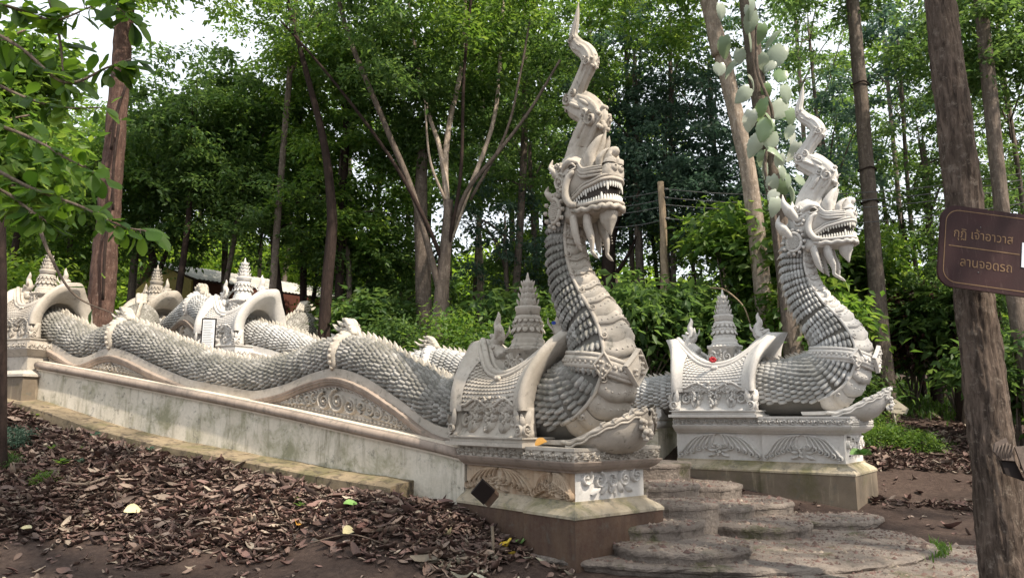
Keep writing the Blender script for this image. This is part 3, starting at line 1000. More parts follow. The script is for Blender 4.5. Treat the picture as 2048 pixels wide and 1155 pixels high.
        flame_tube(mb, [P(s * .60, 0, 2.53), P(s * .68, 0, 2.52), P(s * .72, 0, 2.50)], [.05 * sc, .035 * sc, .012 * sc], .9, 7)
        for k in range(9):
            a = random.uniform(0, 6.28)
            c = P(s * (.60 + .07 * math.cos(a)), .07 * math.sin(a), random.uniform(2.44, 2.64))
            dome(mb, c, H, L, unit(c - P(s * .60, 0, 2.52)), .035 * sc, .05 * sc, 6)
        for sy in (-1, 1):
            flame_tube(mb, [P(s * .56, sy * .06, 2.56), P(s * .50, sy * .10, 2.66), P(s * .49, sy * .10, 2.74)], [.03 * sc, .03 * sc, .005 * sc], .5, 6)
        obj('finial', mb, st, root)
    return root

# ---- head
TV = MB()
_pr = [(1.0, 0), (.95, .35), (.7, .7), (.35, .92)]
loft(TV, [[np.array([r * math.cos(a), r * math.sin(a) * .7, z]) for a in np.linspace(0, 6.283, 6, endpoint=False)] for r, z in _pr] , True, True)
TOOTH = mesh_from('tooth', TV.v, TV.f); TOOTH.materials.append(M['tooth'])

def naga_head(root, O, H, L, mat, ear=1.0, hs=1.0):
    P = lambda s, v, z: O + H * (-.42 + (s + .42) * (hs if z < 4.75 else 1)) + L * v * (.5 + .5 * hs) + ZUP * z
    PU = lambda s, v, z: P(s, v, z + .07 * max(0, s + .45))          # the upper jaw tips up
    head = None
    # upper head
    secs = [(-.92, 4.46, 4.22, .13), (-.84, 4.58, 4.05, .22), (-.70, 4.70, 3.98, .275), (-.55, 4.72, 4.0, .29), (-.40, 4.62, 4.09, .27), (-.25, 4.47, 4.15, .235), (-.12, 4.38, 4.165, .21), (0.0, 4.37, 4.17, .19), (.08, 4.42, 4.18, .18), (.14, 4.42, 4.19, .155), (.175, 4.36, 4.22, .09)]
    mb = MB(); rings = []
    for s, zt, zb, w in secs:
        up_ = .07 * max(0, s + .45); zt += up_; zb += up_
        zc = (zt + zb) / 2; hh = (zt - zb) / 2
        ring = []
        for a in np.linspace(0, 2 * math.pi, 24, endpoint=False):
            ca, sa = math.cos(a), math.sin(a)
            e = .75
            x = math.copysign(abs(ca) ** e, ca) * w; z = zc + math.copysign(abs(sa) ** e, sa) * hh
            ring.append(P(s, x, z))
        rings.append(ring)
    loft(mb, rings)
    # snout bulb and nostril rims, brow ridges, cheek folds
    for sy in (-1, 1):
        dome(mb, PU(.08, sy * .07, 4.40), H, L, unit(ZUP + H * .5), .085, .09, 10)
        dome(mb, PU(.15, sy * .055, 4.335), L, ZUP, H, .055, .05, 9)
        for k, (z0, z1, w) in enumerate(((4.26, 4.36, .022), (4.30, 4.42, .025), (4.335, 4.48, .022), (4.36, 4.53, .02))):
            flame_tube(mb, [PU(.06, sy * .185, z0), PU(-.10, sy * .235, z0 + .01), PU(-.25, sy * .255, z0 + .035), PU(-.36, sy * .25, z1)], [w * .6, w, w * 1.1, w * .4], 1, 6)
        flame_tube(mb, [PU(-.34, sy * .235, 4.50), PU(-.45, sy * .285, 4.535), PU(-.56, sy * .29, 4.50), PU(-.66, sy * .27, 4.42)], [.02, .045, .04, .015], 1, 7)
        for k in range(7):
            a = k / 7 * 5.5
            swp = lambda p, q, h: PU(-.68 + p, sy * (.275 + h - .25 * max(0, abs(p) - .1)), 4.30 + q)
        swirl(mb, swp, 0, .02, .12, 1.6, .5, 1, .2, .04)
        swirl(mb, swp, -.04, .22, .08, 1.4, .5, -1, .24, .04)
        for k in range(14):
            bead(mb, swp, random.uniform(-.18, .1), random.uniform(-.2, .3), random.uniform(.02, .04), .05)
    # nose-top hook
    flame_tube(mb, [PU(-.02, 0, 4.36), PU(.05, 0, 4.47), PU(.12, 0, 4.53), PU(.17, 0, 4.50)], [.10, .095, .07, .03], 1.25, 9)
    head = obj('head', mb, mat, root)
    sub = lambda nm, m_, mt=mat, sm=True: obj(nm, m_, mt, head, sm)
    # lower jaw
    mb = MB(); rings = []
    for s, zt, zb, w in ((-.62, 4.05, 3.80, .26), (-.5, 4.01, 3.83, .27), (-.38, 3.985, 3.85, .255), (-.25, 3.975, 3.855, .235), (-.1, 3.975, 3.85, .21), (.03, 3.98, 3.855, .18), (.09, 3.985, 3.875, .14), (.125, 3.985, 3.90, .07)):
        zc = (zt + zb) / 2; hh = (zt - zb) / 2
        rings.append([P(s, math.copysign(abs(math.cos(a)) ** .6, math.cos(a)) * w, zc + math.copysign(abs(math.sin(a)) ** .6, math.sin(a)) * hh) for a in np.linspace(0, 2 * math.pi, 20, endpoint=False)])
    loft(mb, rings)
    sub('lower_jaw', mb)
    # mouth lining
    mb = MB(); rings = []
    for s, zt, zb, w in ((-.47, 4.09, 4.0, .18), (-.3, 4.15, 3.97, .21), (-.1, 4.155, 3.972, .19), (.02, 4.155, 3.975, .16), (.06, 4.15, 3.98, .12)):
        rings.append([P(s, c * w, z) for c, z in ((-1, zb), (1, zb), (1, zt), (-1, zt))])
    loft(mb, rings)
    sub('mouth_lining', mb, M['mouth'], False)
    # lips
    def mouth(zf, k):
        pts = []
        side = [(-.46, .262), (-.36, .258), (-.25, .242), (-.12, .225), (0, .205), (.07, .18), (.125, .13), (.155, .06)]
        for s, v in side: pts.append((s, -v))
        for s, v in reversed(side): pts.append((s, v))
        return [P(s, v, zf(s)) for s, v in pts]
    zu = lambda s: np.interp(s, [-.46, -.36, -.25, -.1, .0, .16], [4.055, 4.10, 4.16, 4.185, 4.205, 4.24])
    zl = lambda s: np.interp(s, [-.46, -.3, -.1, .16], [4.0, 3.985, 3.98, 3.99])
    mb = MB()
    tube(mb, cr(mouth(lambda s: zu(s) + .012, 0), 3), .024, 7)
    tube(mb, cr(mouth(lambda s: zu(s) + .055, 0), 3), .018, 6)
    sub('upper_lip', mb)
    mb = MB()
    tube(mb, cr(mouth(lambda s: zl(s) - .012, 0), 3), .024, 7)
    pts = cr(mouth(lambda s: zl(s) - .07, 0), 4)
    for i in range(len(pts)): pts[i] = pts[i] + ZUP * .012 * math.sin(i * 1.1)
    tube(mb, pts, .034, 7)
    sub('lower_lip', mb)
    # teeth
    for up in (1, -1):
        line = cr(mouth(zu if up > 0 else zl, 0), 6)
        ds = np.r_[0, np.cumsum(np.linalg.norm(np.diff(line, axis=0), axis=1))]
        n = 34
        for k in range(n):
            q = ds[-1] * (k + .5) / n
            c = np.array([np.interp(q, ds, line[:, j]) for j in range(3)])
            c2 = np.array([np.interp(q + .01, ds, line[:, j]) for j in range(3)])
            t = unit(c2 - c)
            cen = P(-.15, 0, c[2])
            inw = unit(cen - c)
            x = t; z = np.array([0, 0, -1.0 * up]); y = np.cross(z, x)
            f = abs(k + .5 - n / 2) / (n / 2)
            hgt = (.098 if up > 0 else .085) * (1 - .45 * f)
            if (up > 0 and k % 8 == 5) or (up < 0 and k in (11, 22)): hgt *= 1.5
            w = .021 * (1 - .25 * f)
            inst('tooth', TOOTH, frame(c + inw * .014, x * w, y * w, z * hgt), head)
    for sy in (-1, 1):
        # eyes
        mb = MB()
        rings = []
        for b in np.linspace(-1.4, 1.4, 7):
            rings.append([P(-.44, sy * .265, 4.455) + .048 * (math.cos(b) * (H * math.cos(a) + L * sy * .7 * math.sin(a)) + ZUP * .8 * math.sin(b)) for a in np.linspace(0, 6.283, 12, endpoint=False)])
        loft(mb, rings)
        sub('eye', mb, M['eye'])
        mb = MB()
        for zz, q in ((4.495, .012), (4.415, -.012)):
            flame_tube(mb, [P(-.36, sy * .265, 4.45), P(-.41, sy * .295, zz), P(-.48, sy * .295, zz), P(-.54, sy * .27, 4.455)], [.01, .016, .016, .01], 1, 6)
        sub('eyelid', mb)
        # curled horn at the mouth corner
        mb = MB()
        flame_tube(mb, [P(-.36, sy * .265, 3.985), P(-.44, sy * .30, 4.0), P(-.51, sy * .315, 4.10), P(-.52, sy * .315, 4.22), P(-.47, sy * .31, 4.33), P(-.40, sy * .305, 4.38), P(-.37, sy * .30, 4.40)], [.045, .052, .055, .052, .045, .03, .01], .9, 9)
        sub('corner_horn', mb)
        # fin ears at the back of the head
        for bs, bz, ln, nm in ((-.80 + .14 * (1 - ear), 4.40, .40 * ear, 'ear_fin'), (-.92 + .2 * (1 - ear), 4.12, .34 * ear, 'ear_fin')):
            mb = MB()
            flame_tube(mb, [P(bs + .08, sy * .20, bz - .08), P(bs - .05, sy * .25, bz + ln * .25), P(bs - .13, sy * .27, bz + ln * .6), P(bs - .10, sy * .27, bz + ln)], [.12 * ear, .17 * ear, .10 * ear, .008], .5, 10)
            flame_tube(mb, [P(bs + .10, sy * .25, bz - .08), P(bs, sy * .29, bz + ln * .2), P(bs - .06, sy * .31, bz + ln * .5)], [.05 * ear, .04 * ear, .008], .7, 7)
            sub(nm, mb)
        # medallion with small scales
        mb = MB()
        cx, cz = -.80, 3.98
        ring = [P(cx + .135 * math.cos(a), sy * (.30 - .3 * max(0, -math.cos(a)) * .3), cz + .15 * math.sin(a)) for a in np.linspace(0, 6.283, 25)]
        tube(mb, ring, .026, 6)
        mp = lambda p, q, h: P(cx + p, sy * (.285 + h), cz + q)
        bead(mb, mp, 0, 0, .13, .02, 14)
        for r_ in range(-4, 5):
            for c_ in range(-4, 5):
                a, b = (c_ + (.5 if r_ % 2 else 0)) * .026, r_ * .024
                if a * a + b * b < .0105: petal(mb, lambda p, q, h: mp(p, q, h + .022), a, b + .012, -1.57, .03, .013, .012)
        for k in range(12):
            a = k / 12 * 6.28
            bead(mb, mp, .185 * math.cos(a), .20 * math.sin(a), .032, .04)
        sub('cheek_medallion', mb)
        # throat frills and beard curls
        mb = MB()
        flame_tube(mb, [P(-.50, sy * .20, 3.86), P(-.46, sy * .21, 3.70), P(-.42, sy * .19, 3.55), P(-.36, sy * .17, 3.44)], [.09, .085, .065, .01], .55, 8)
        for k in range(7):
            dome(mb, P(-.43 + .012 * k, sy * .25 - sy * .008 * k, 3.82 - .05 * k), H, ZUP, L * sy, .014, .02, 6)
        sub('throat_frill', mb)
        mb = MB()
        flame_tube(mb, [P(-.30, sy * .13, 3.88), P(-.28, sy * .14, 3.74), P(-.22, sy * .14, 3.60), P(-.20, sy * .14, 3.50), P(-.20, sy * .14, 3.42), P(-.13, sy * .14, 3.36), P(-.09, sy * .14, 3.33)], [.10, .105, .085, .055, .042, .03, .006], .5, 10)
        for k in range(9):
            dome(mb, P(-.21 + .006 * k, sy * .19, 3.84 - .035 * k), H, ZUP, L * sy, .012, .02, 6)
        sub('beard_curl', mb)
    mb = MB()
    flame_tube(mb, [P(-.02, 0, 3.88), P(-.02, 0, 3.78), P(.0, 0, 3.68), P(.02, 0, 3.60)], [.13, .11, .05, .008], .9, 9)
    sub('chin_tuft', mb)
    # forehead and snout flames
    for s0, z0, ln, w in ((-.26, 4.46, .40, .13), (-.08, 4.42, .20, .08)):
        mb = MB()
        for sy in (-1, 0, 1):
            flame_tube(mb, [PU(s0, sy * .08, z0 - .06), PU(s0 + .02, sy * .11, z0 + ln * .3), PU(s0 + .10, sy * .09, z0 + ln * .7), PU(s0 + .16, sy * .06, z0 + ln * (1 if sy == 0 else .85))], [w, w * .95, w * .5, .008], .6, 8)
        sub('forehead_flame', mb)
    # nostrils
    for sy in (-1, 1):
        mb = MB(); dome(mb, PU(.193, sy * .058, 4.345), L, ZUP, H, .022, .012, 8)
        sub('nostril', mb, M['mouth'])
    # tall crest: fluted and twisting
    cp = cr([(-.58, 4.5), (-.53, 4.72), (-.38, 4.93), (-.29, 5.07), (-.39, 5.23), (-.55, 5.36), (-.58, 5.49), (-.47, 5.66), (-.35, 5.84), (-.41, 6.0), (-.55, 6.14), (-.62, 6.29), (-.57, 6.48), (-.52, 6.72)], 9)
    cz_ = cp[:, 1]
    rad = np.interp(cz_, [4.55, 4.8, 4.98, 5.2, 5.36, 5.46, 5.55, 5.68, 5.84, 6.0, 6.18, 6.3, 6.45, 6.6, 6.70], [.23, .20, .20, .175, .175, .14, .11, .105, .115, .10, .085, .06, .045, .028, .006])
    pts = np.array([P(s, 0, z) for s, z in cp])
    T = np.gradient(pts, axis=0); rings = []
    nn = 32
    for i, (p, t, r) in enumerate(zip(pts, T, rad)):
        t = unit(t); a = L; b = np.cross(t, a)
        ring = []
        for k in range(nn):
            th = 2 * math.pi * k / nn
            f = 1 + .13 * math.cos(th * 9 + i * .07) + .04 * math.cos(th * 3 - i * .2)
            ring.append(p + r * f * (a * .68 * math.cos(th) + b * math.sin(th)))
        rings.append(ring)
    mb = MB(); loft(mb, rings)
    # flame tongues licking off the crest, curl bosses
    for zc, n_ in ((4.95, 7), (5.30, 7), (5.80, 6), (6.10, 5)):
        i = int(np.argmin(abs(cz_ - zc))); p = pts[i]; r = rad[i]; t = unit(T[i])
        for k in range(n_):
            a = 2 * math.pi * (k + random.random() * .4) / n_
            d = H * math.cos(a) + L * .7 * math.sin(a)
            flame_tube(mb, [p + d * r * .85 - t * r * .6, p + d * r * .98, p + d * r * 1.05 + t * r * .4, p + d * r * 1.18 + t * r * (.3 if k % 2 else .7)], [r * .2, r * .24, r * .16, r * .03], .7, 6)
    for zc, side in ((5.04, .8), (5.83, .8), (5.42, -.8), (6.22, -.8)):
        i = int(np.argmin(abs(cz_ - zc))); p = pts[i]; r = rad[i]
        for sy in (-1, 1):
            mp = lambda a, b, h: p + H * (side * r * .45 + a) + ZUP * b + L * sy * (r * .66 + h)
            swirl(mb, mp, 0, 0, r * .5, 1.5, 1.57, 1, .26, r * .22)
            swirl(mb, mp, -side * r * .7, r * .4, r * .35, 1.4, 1.57, -1, .28, r * .18)
        for k in range(12):
            c = p + H * (side * r * (1.0 + .12 * math.sin(k * 1.9))) + L * r * .55 * math.cos(k * 1.3) + ZUP * r * .75 * math.sin(k * 1.3)
            dome(mb, c, L, ZUP, H * (1 if side > 0 else -1), r * .17, r * .2, 6)
        if side > 0:
            c0 = p + H * side * r * .9
            flame_tube(mb, [c0 - ZUP * r * .2, c0 + H * .02 - ZUP * r * .6, c0 + H * .03 - ZUP * r * 1.0], [r * .3, r * .3, r * .03], .8, 7)
    sub('crest', mb)
    return head

def naga(O, H, L, plan, bot, s_end, smat, stmat, label, group, humps, zoff):
    root = thing('naga_statue', label, 'statue', O + ZUP * .0, group)
    # body path: tail (uphill) to head
    ss = np.arange(s_end, .95, -.12)
    P, La, ra, ve = [], [], [], []
    for s in ss:
        r = float(np.interp(s, [0, 1.3, 2.1, 2.9, 4, 20], [.44, .42, .355, .315, .32, .325]))
        p, t = plan.at(s, 0, bot(s) + r)
        P.append(p); La.append((t[1], -t[0], 0)); ra.append(r); ve.append(0)
    # La is the left of the downhill heading (-t): (t.y, -t.x)
    for u, z, r, v in ((-1.75, 1.64, .44, 0), (-1.25, 1.65, .45, 0), (-.85, 1.68, .465, .1), (-.5, 1.78, .475, .4), (-.28, 1.98, .455, .8), (-.23, 2.25, .415, 1), (-.34, 2.55, .36, 1), (-.55, 2.85, .315, 1), (-.73, 3.2, .275, 1), (-.81, 3.55, .25, 1), (-.80, 3.85, .24, 1), (-.72, 4.15, .235, 1)):
        if u < -1.0 and (u > -1.0 - 0): continue
        P.append(O + H * u + ZUP * z); La.append(L); ra.append(r); ve.append(v)
    P = np.array(P)
    Pc = cr(P, 6); k = len(Pc)
    tt = np.linspace(0, len(P) - 1, k)
    lat = np.stack([np.interp(tt, range(len(P)), np.array(La)[:, j]) for j in range(3)], 1)
    rad = np.interp(tt, range(len(P)), ra); ven = np.interp(tt, range(len(P)), ve)
    sk = lambda q: (np.dot(q - O, H) > -2.9 and np.dot(q - O, H) < -1.0 and False)
    body, Q, T, V, D, Rr = scaly_body(root, Pc, lat, rad, ven, smat)
    z0 = O[2]
    # belly plates
    mb = MB(); pb = MB()
    arc = np.r_[0, np.cumsum(np.linalg.norm(np.diff(Q, axis=0), axis=1))]
    neck = [i for i in range(len(Q)) if Rr[i, 1] > .25]
    a0, a1 = arc[neck[0]], arc[neck[-1]]
    q = a0
    while q < a1 - .1:
        step = .125
        rows = []
        for kk, fr in enumerate((1.12, .95, .5, 0.0)):
            qq = q + step * (1 - fr)
            i = int(np.searchsorted(arc, min(qq, arc[-1] - .001)))
            lift = (.0, .045, .03, .012)[kk]
            rows.append([(i, ph, lift) for ph in np.linspace(R(128), R(232), 17)])
        V_ = []
        for row in rows:
            for (i, ph, lift) in row:
                wv = .022 * math.cos((ph - math.pi) * 6)
                d_ = D[i] * math.cos(ph) + V[i] * math.sin(ph)
                V_.append(Q[i] + d_ * (Rr[i, 0] + lift) + T[i] * wv)
        mb.add(V_, grid_faces(4, 17, False))
        i = int(np.searchsorted(arc, q + step * .5))
        for ph in np.linspace(R(137), R(223), 9):
            d_ = D[i] * math.cos(ph) + V[i] * math.sin(ph)
            dome(pb, Q[i] + d_ * (Rr[i, 0] + .025) + T[i] * .022 * math.cos((ph - math.pi) * 6), T[i], np.cross(d_, T[i]), d_, .014, .018, 6)
        q += step
    obj('belly_plate', mb, stmat, body)
    obj('belly_beading', pb, stmat, body, kind='stuff')
    mb = MB()
    for sgn in (-1, 1):
        pts = [Q[i] + (D[i] * math.cos(R(126)) + V[i] * sgn * math.sin(R(126))) * (Rr[i, 0] + .03) for i in neck[:-2:2]]
        tube(mb, pts, .024, 6)
        for j in range(2, len(pts) - 1, 3):
            i = neck[min(2 * j, len(neck) - 1)]
            d_ = D[i] * math.cos(R(131)) + V[i] * sgn * math.sin(R(131))
            y = np.cross(d_, T[i])
            mp = lambda a, b, h: Q[i] + d_ * (Rr[i, 0] + .035 + h) + T[i] * b + y * a
            swirl(mb, mp, 0, 0, .05, 1.3, 0, sgn, .3, .03, 9)
    obj('belly_border', mb, stmat, body)
    # collar with jewel at the breast
    ic = min(neck, key=lambda i: abs(Q[i][2] - z0 - 2.16))
    mb = MB()
    for off, rr in ((-.09, .03), (-.04, .05), (.03, .045), (.09, .03)):
        ring = []
        for ph in np.linspace(0, 6.283, 41):
            i = ic
            d_ = D[i] * math.cos(ph) + V[i] * math.sin(ph)
            dip = .10 * max(0, -math.cos(ph)) ** 3
            ring.append(Q[i] + d_ * (Rr[i, 0] + .035) + T[i] * (off - dip))
        tube(mb, ring, rr, 6)
    for ph in np.linspace(0, 6.283, 44):
        d_ = D[ic] * math.cos(ph) + V[ic] * math.sin(ph); y = np.cross(d_, T[ic])
        dip = .10 * max(0, -math.cos(ph)) ** 3
        dome(mb, Q[ic] + d_ * (Rr[ic, 0] + .07) - T[ic] * dip, T[ic], y, d_, .03, .035, 6)
    d_ = -D[ic]; y = np.cross(d_, T[ic])
    for ph0 in (math.pi, math.pi - .95, math.pi + .95):
        d_ = D[ic] * math.cos(ph0) + V[ic] * math.sin(ph0); y = np.cross(d_, T[ic]); w = 1 if ph0 == math.pi else .7
        mp = lambda a, b, h: Q[ic] + d_ * (Rr[ic, 0] + .08 + h - .8 * a * a) + T[ic] * (b - .03) + y * a
        sq = [(0, -.20 * w), (.17 * w, 0), (0, .20 * w), (-.17 * w, 0), (0, -.20 * w)]
        for a_, b_ in zip(sq[:-1], sq[1:]):
            ribbon(mb, mp, [np.array(a_) + (np.array(b_) - np.array(a_)) * t for t in np.linspace(0, 1, 5)], .02, .045, (1, 1))
        for k in range(14):
            a = random.uniform(-1, 1); b = random.uniform(-1, 1)
            if abs(a) + abs(b) < .9: bead(mb, mp, a * .15 * w, b * .18 * w, .026, .07)
        mb.add([mp(x_, y_, .0) for x_, y_ in sq[:4]] + [mp(0, 0, .05)], [(0, 1, 4), (1, 2, 4), (2, 3, 4), (3, 0, 4)])
    obj('collar', mb, stmat, body)
    # hump garlands and ornaments
    for hs in humps:
        p, t = plan.at(hs, 0, bot(hs) + .32)
        i = int(np.argmin(((Q - p) ** 2).sum(1)))
        mb = MB(); band(mb, Q, T, V, D, Rr[i, 0], i)
        obj('garland', mb, stmat, body)
        mb = MB(); hump_ornament(mb, Q, T, V, D, Rr[i, 0], i, .78)
        obj('hump_ornament', mb, M['fin'], body)
    # prow shell under the breast
    mb = MB(); rows = []
    st = [(-.75, 1.215, .46, .02), (-.45, 1.19, .50, .05), (-.22, 1.15, .52, .10), (-.05, 1.13, .51, .17), (.09, 1.15, .45, .23), (.21, 1.21, .35, .24), (.30, 1.30, .24, .20), (.37, 1.42, .13, .13), (.43, 1.55, .03, .04)]
    for u, z, w, h in st:
        rows.append([O + H * u + L * math.sin(a * 1.35) * w / math.sin(1.35) + ZUP * (z + h * (1 - math.cos(a * 1.35)) / (1 - math.cos(1.35))) for a in np.linspace(-1, 1, 15)])
    inner = [[p + ZUP * .05 - H * .02 for p in r] for r in rows]
    mb.add([p for r in rows for p in r], grid_faces(len(rows), 15, False))
    mb.add([p for r in inner for p in r], grid_faces(len(rows), 15, False))
    for e in (0, 14):
        mb.add([r[e] for r in rows] + [r[e] for r in inner], [(i, i + 1, i + 1 + len(rows), i + len(rows)) for i in range(len(rows) - 1)])
    obj('prow', mb, stmat, root)
    mb = MB()
    for e in (0, 14):
        sgn = -1 if e == 0 else 1
        edge = cr([r[e] + ZUP * .02 for r in rows], 5)
        edge = np.array([p + ZUP * .010 * math.sin(i * 1.15) + L * sgn * .006 * math.cos(i * .9) for i, p in enumerate(edge)])
        tube(mb, edge[6:], .022, 6)
        tube(mb, edge[8:-3] + ZUP * -.04 + L * sgn * .010, .014, 6)
        for i in range(22, len(edge) - 2, 4):
            flame_tube(mb, [edge[i], edge[i] + L * sgn * .02 + ZUP * .03, edge[i] + ZUP * .06 + H * .04], [.026, .022, .005], .6, 6)
    tp = rows[-2][7]
    for k in range(14):
        dome(mb, tp + L * random.uniform(-.1, .1) + ZUP * random.uniform(-.12, .08) + H * random.uniform(-.02, .05), L, ZUP, H, .035, .05, 6)
    obj('prow_carving', mb, stmat, root)
    naga_head(root, O, H, L, stmat, .6 if zoff == 0 else 1.0, .82 if zoff == 0 else .92)
    return root

MA = dict(base=M['base'], dado=M['tan'], cove=M['cornice'], band=M['stone_a'], dado_carv=M['tan'])
MBt = dict(base=M['base_b'], dado=M['stone_b'], cove=M['stone_b'], band=M['stone_b'], dado_carv=M['stone_b'])
pedestal(HA, LA, OA, .80, 1.32, MA, 'brown stained pedestal under the near naga statue, carved with tan acanthus fans', 'naga pedestals')
pedestal(HB, LB, OB, 1.36, 1.45, MBt, 'pale pedestal under the far right naga statue, with a clean white carved frieze', 'naga pedestals', -.13)
naga(OA, HA, LA, PA, BOT_A, 15.0, M['scale_a'], M['stone_a'], 'tall near naga serpent statue in weathered grey, left of the round steps', 'crested naga statues', (3.9, 9.05), 0)
naga(OB, HB, LB, PB, BOT_B, 16.3, M['scale_b'], M['stone_b'], 'far right naga serpent statue in cleaner white, in profile before the vine-covered trunks', 'crested naga statues', (6.95, 13.85), .33)
shrine(OA - HA * 1.52, HA, LA, M['stone_a'], 'arched shrine with a tiered spire over the near naga body, behind its neck', 'arched shrines over the naga bodies')
shrine(OB - HB * 2.10, HB, LB, M['stone_b'], 'white arched shrine with a red flower over the far right naga body', 'arched shrines over the naga bodies', zb=1.2)

def plan_shrine(plan, s, bot, label, mat, sc=1.0, nt=300):
    p, t = plan.at(s, 0, 0)
    H = -t; L = np.array([-H[1], H[0], 0])
    zb = bot(s) - .12
    return shrine(p, H, L, mat, label, 'arched shrines over the naga bodies', nt, sc, zb)
SA2 = float(np.interp(-9.2, PLAN_A[::-1, 0], PA.S[::-1]))
sb2 = float(np.interp(-6.1, PLAN_B[::-1, 0], PB.S[::-1]))
plan_shrine(PA, SA2, BOT_A, 'grey arched shrine at the left edge where the near naga body ends', M['stone_a'], .88)
plan_shrine(PB, sb2, BOT_B, 'white arched shrine at the top of the far flight, in front of the shed roof', M['stone_b'])
plan_shrine(PB, float(PB.S[-1]) - 0.6, BOT_B, 'small distant arched shrine standing behind the red-brown trunk', M['stone_a'], 1.0, 0)

# ---- balustrades (wall + cornice + gables under the body humps)
def balustrade(plan, corn, bot, s0, s1, label, mats, panels, depth=1.3, carve=True, off=.58, both=False):
    p0, _ = plan.at((s0 + s1) / 2, 0, 0)
    root = thing('stair_balustrade', label, 'balustrade', (p0[0], p0[1], gz1(p0[0], p0[1])), 'naga stair balustrades')
    ss = np.arange(s0, s1 + .01, .15)
    def sweep(prof, nm, mat, smooth=False, dz=0):
        mb = MB(); rows = []
        for s in ss:
            c = corn(s)
            rows.append([plan.at(s, o, 0)[0] + ZUP * (c + z) for o, z in prof])
        loft(mb, rows)
        return obj(nm, mb, mat, root, smooth)
    w = off
    sweep([(w - .06, -depth), (w - .06, -.125), (-w + .06, -.125), (-w + .06, -depth)], 'wall', mats['wall'])
    sweep([(w - .05, -.155), (w - .02, -.15), (w - .02, -.128), (w - .05, -.122)], 'string_course', mats['ledge'])
    roll = [(w - .05 + .06 * math.cos(a) + .03, -.062 + .062 * math.sin(a)) for a in np.linspace(-1.5, 1.5, 9)]
    sweep(roll + [(-w + .1, -.0), (-w + .1, -.12)], 'cornice', mats['cornice'], True)
    sweep([(w - .02, .002), (w - .02, .022), (-w + .15, .022), (-w + .15, .002)], 'ledge', mats['ledge'])
    # gable sheet under the body and its raking mouldings
    mb = MB(); rows = []; r1 = []; r2 = []
    for s in ss:
        b = max(bot(s) + .02, corn(s) + .05); c = corn(s)
        rows.append([plan.at(s, o, 0)[0] + ZUP * z for o, z in ((.33, c), (.33, b + .10), (-.33, b + .10), (-.33, c))])
        r1.append([plan.at(s, .33 + .075 * x, 0)[0] + ZUP * (b - .075 + .075 * z) for x, z in ((-.1, -1), (.5, -1), (.75, -.7), (.75, -.45), (1.05, -.3), (1.05, .0), (1.2, .15), (1.2, .42), (.9, .5), (-.1, .6))])
        r2.append([plan.at(s, .33 + .03 * x, 0)[0] + ZUP * (b - .17 + .03 * z) for x, z in ((-.1, -.6), (.7, -.6), (1, 0), (.7, .6), (-.1, .6))])
    loft(mb, rows); obj('gable_sheet', mb, mats['sheet'], root, False)
    mb = MB(); loft(mb, r1); loft(mb, r2); obj('raking_moulding', mb, mats['rake'], root, False)
    if carve:
        for (a, b) in panels:
            mb = MB(); m_ = (a + b) / 2
            def mp(x, y, h):
                s = m_ - x
                return plan.at(s, .335 + h, 0)[0] + ZUP * (corn(s) + .03 + y)
            def hh(x): return max(bot(m_ - x) - corn(m_ - x) - .17, .02)
            pk = max(np.linspace(-(b - a) / 2, (b - a) / 2, 61), key=hh); hp = hh(pk)
            for k, (dx, r) in enumerate(((0, .46), (-.30 * hp / .5, .34), (.28 * hp / .5, .32))):
                swirl(mb, mp, pk + dx * 1.05, hp * (.50 if k == 0 else .42), hp * r * .9, 1.9, 1.57, 1 if dx <= 0 else -1, .16, .065, 22)
            for sgn in (-1, 1):
                x = .55 * hp / .5
                while x < (b - a) / 2 - .05:
                    H_ = hh(pk + sgn * x)
                    if H_ < .045: break
                    r = min(H_ * .38, .09)
                    swirl(mb, mp, pk + sgn * x, H_ * .55, r, 1.4, 1.57 * random.choice((1, -1)), -sgn, .28, .05, 11)
                    petal(mb, mp, pk + sgn * (x + r * .5), H_ * .25, 1.57 - sgn * 1.0, r * 1.5, r * .35, .055, -sgn * .6)
                    petal(mb, mp, pk + sgn * (x - r * .4), H_ * .85, -sgn * .3 if sgn > 0 else math.pi + .3, r * 1.3, r * .3, .03, .4)
                    bead(mb, mp, pk + sgn * (x + r), H_ * .8, r * .25, .03)
                    x += r * 1.75
            x = -(b - a) / 2 + .2
            while x < (b - a) / 2 - .1:
                if hh(x) > .1:
                    bead(mb, mp, x, .03, .028, .03)
                    petal(mb, mp, x, hh(x) * .97, -.5, .07, .02, .03)
                x += .075
            obj('gable_carving', mb, mats['sheet'], root)
    return root
WA = dict(wall=M['plaster'], cornice=M['cornice'], ledge=M['cream_ledge'], sheet=M['stone_a'], rake=M['cornice'])
WB = dict(wall=M['plaster'], cornice=M['stone_b'], ledge=M['cream_ledge'], sheet=M['stone_b'], rake=M['stone_b'])
balustrade(PA, cornA, BOT_A, 1.25, 10.55, 'long near stair balustrade with stained plaster wall and two scroll-carved gables', WA, ((1.9, 5.6), (6.8, 9.7)))
balustrade(PB, cornB, BOT_B, 2.2, 11.2, 'far stair balustrade behind the near naga body, mostly hidden', WB, ((5.3, 8.4),))
balustrade(PB, lambda s: 3.02 + .10 * (s - 12.2), BOT_B, 12.2, 16.2, 'upper stair balustrade with carved pink gable beside the notice board', WA, ((12.5, 15.4),))
balustrade(PA, lambda s: 3.0 + .05 * (s - 12.2), BOT_A, 12.0, 15.0, 'balustrade beyond the leftmost shrine, at the left edge', WA, ())

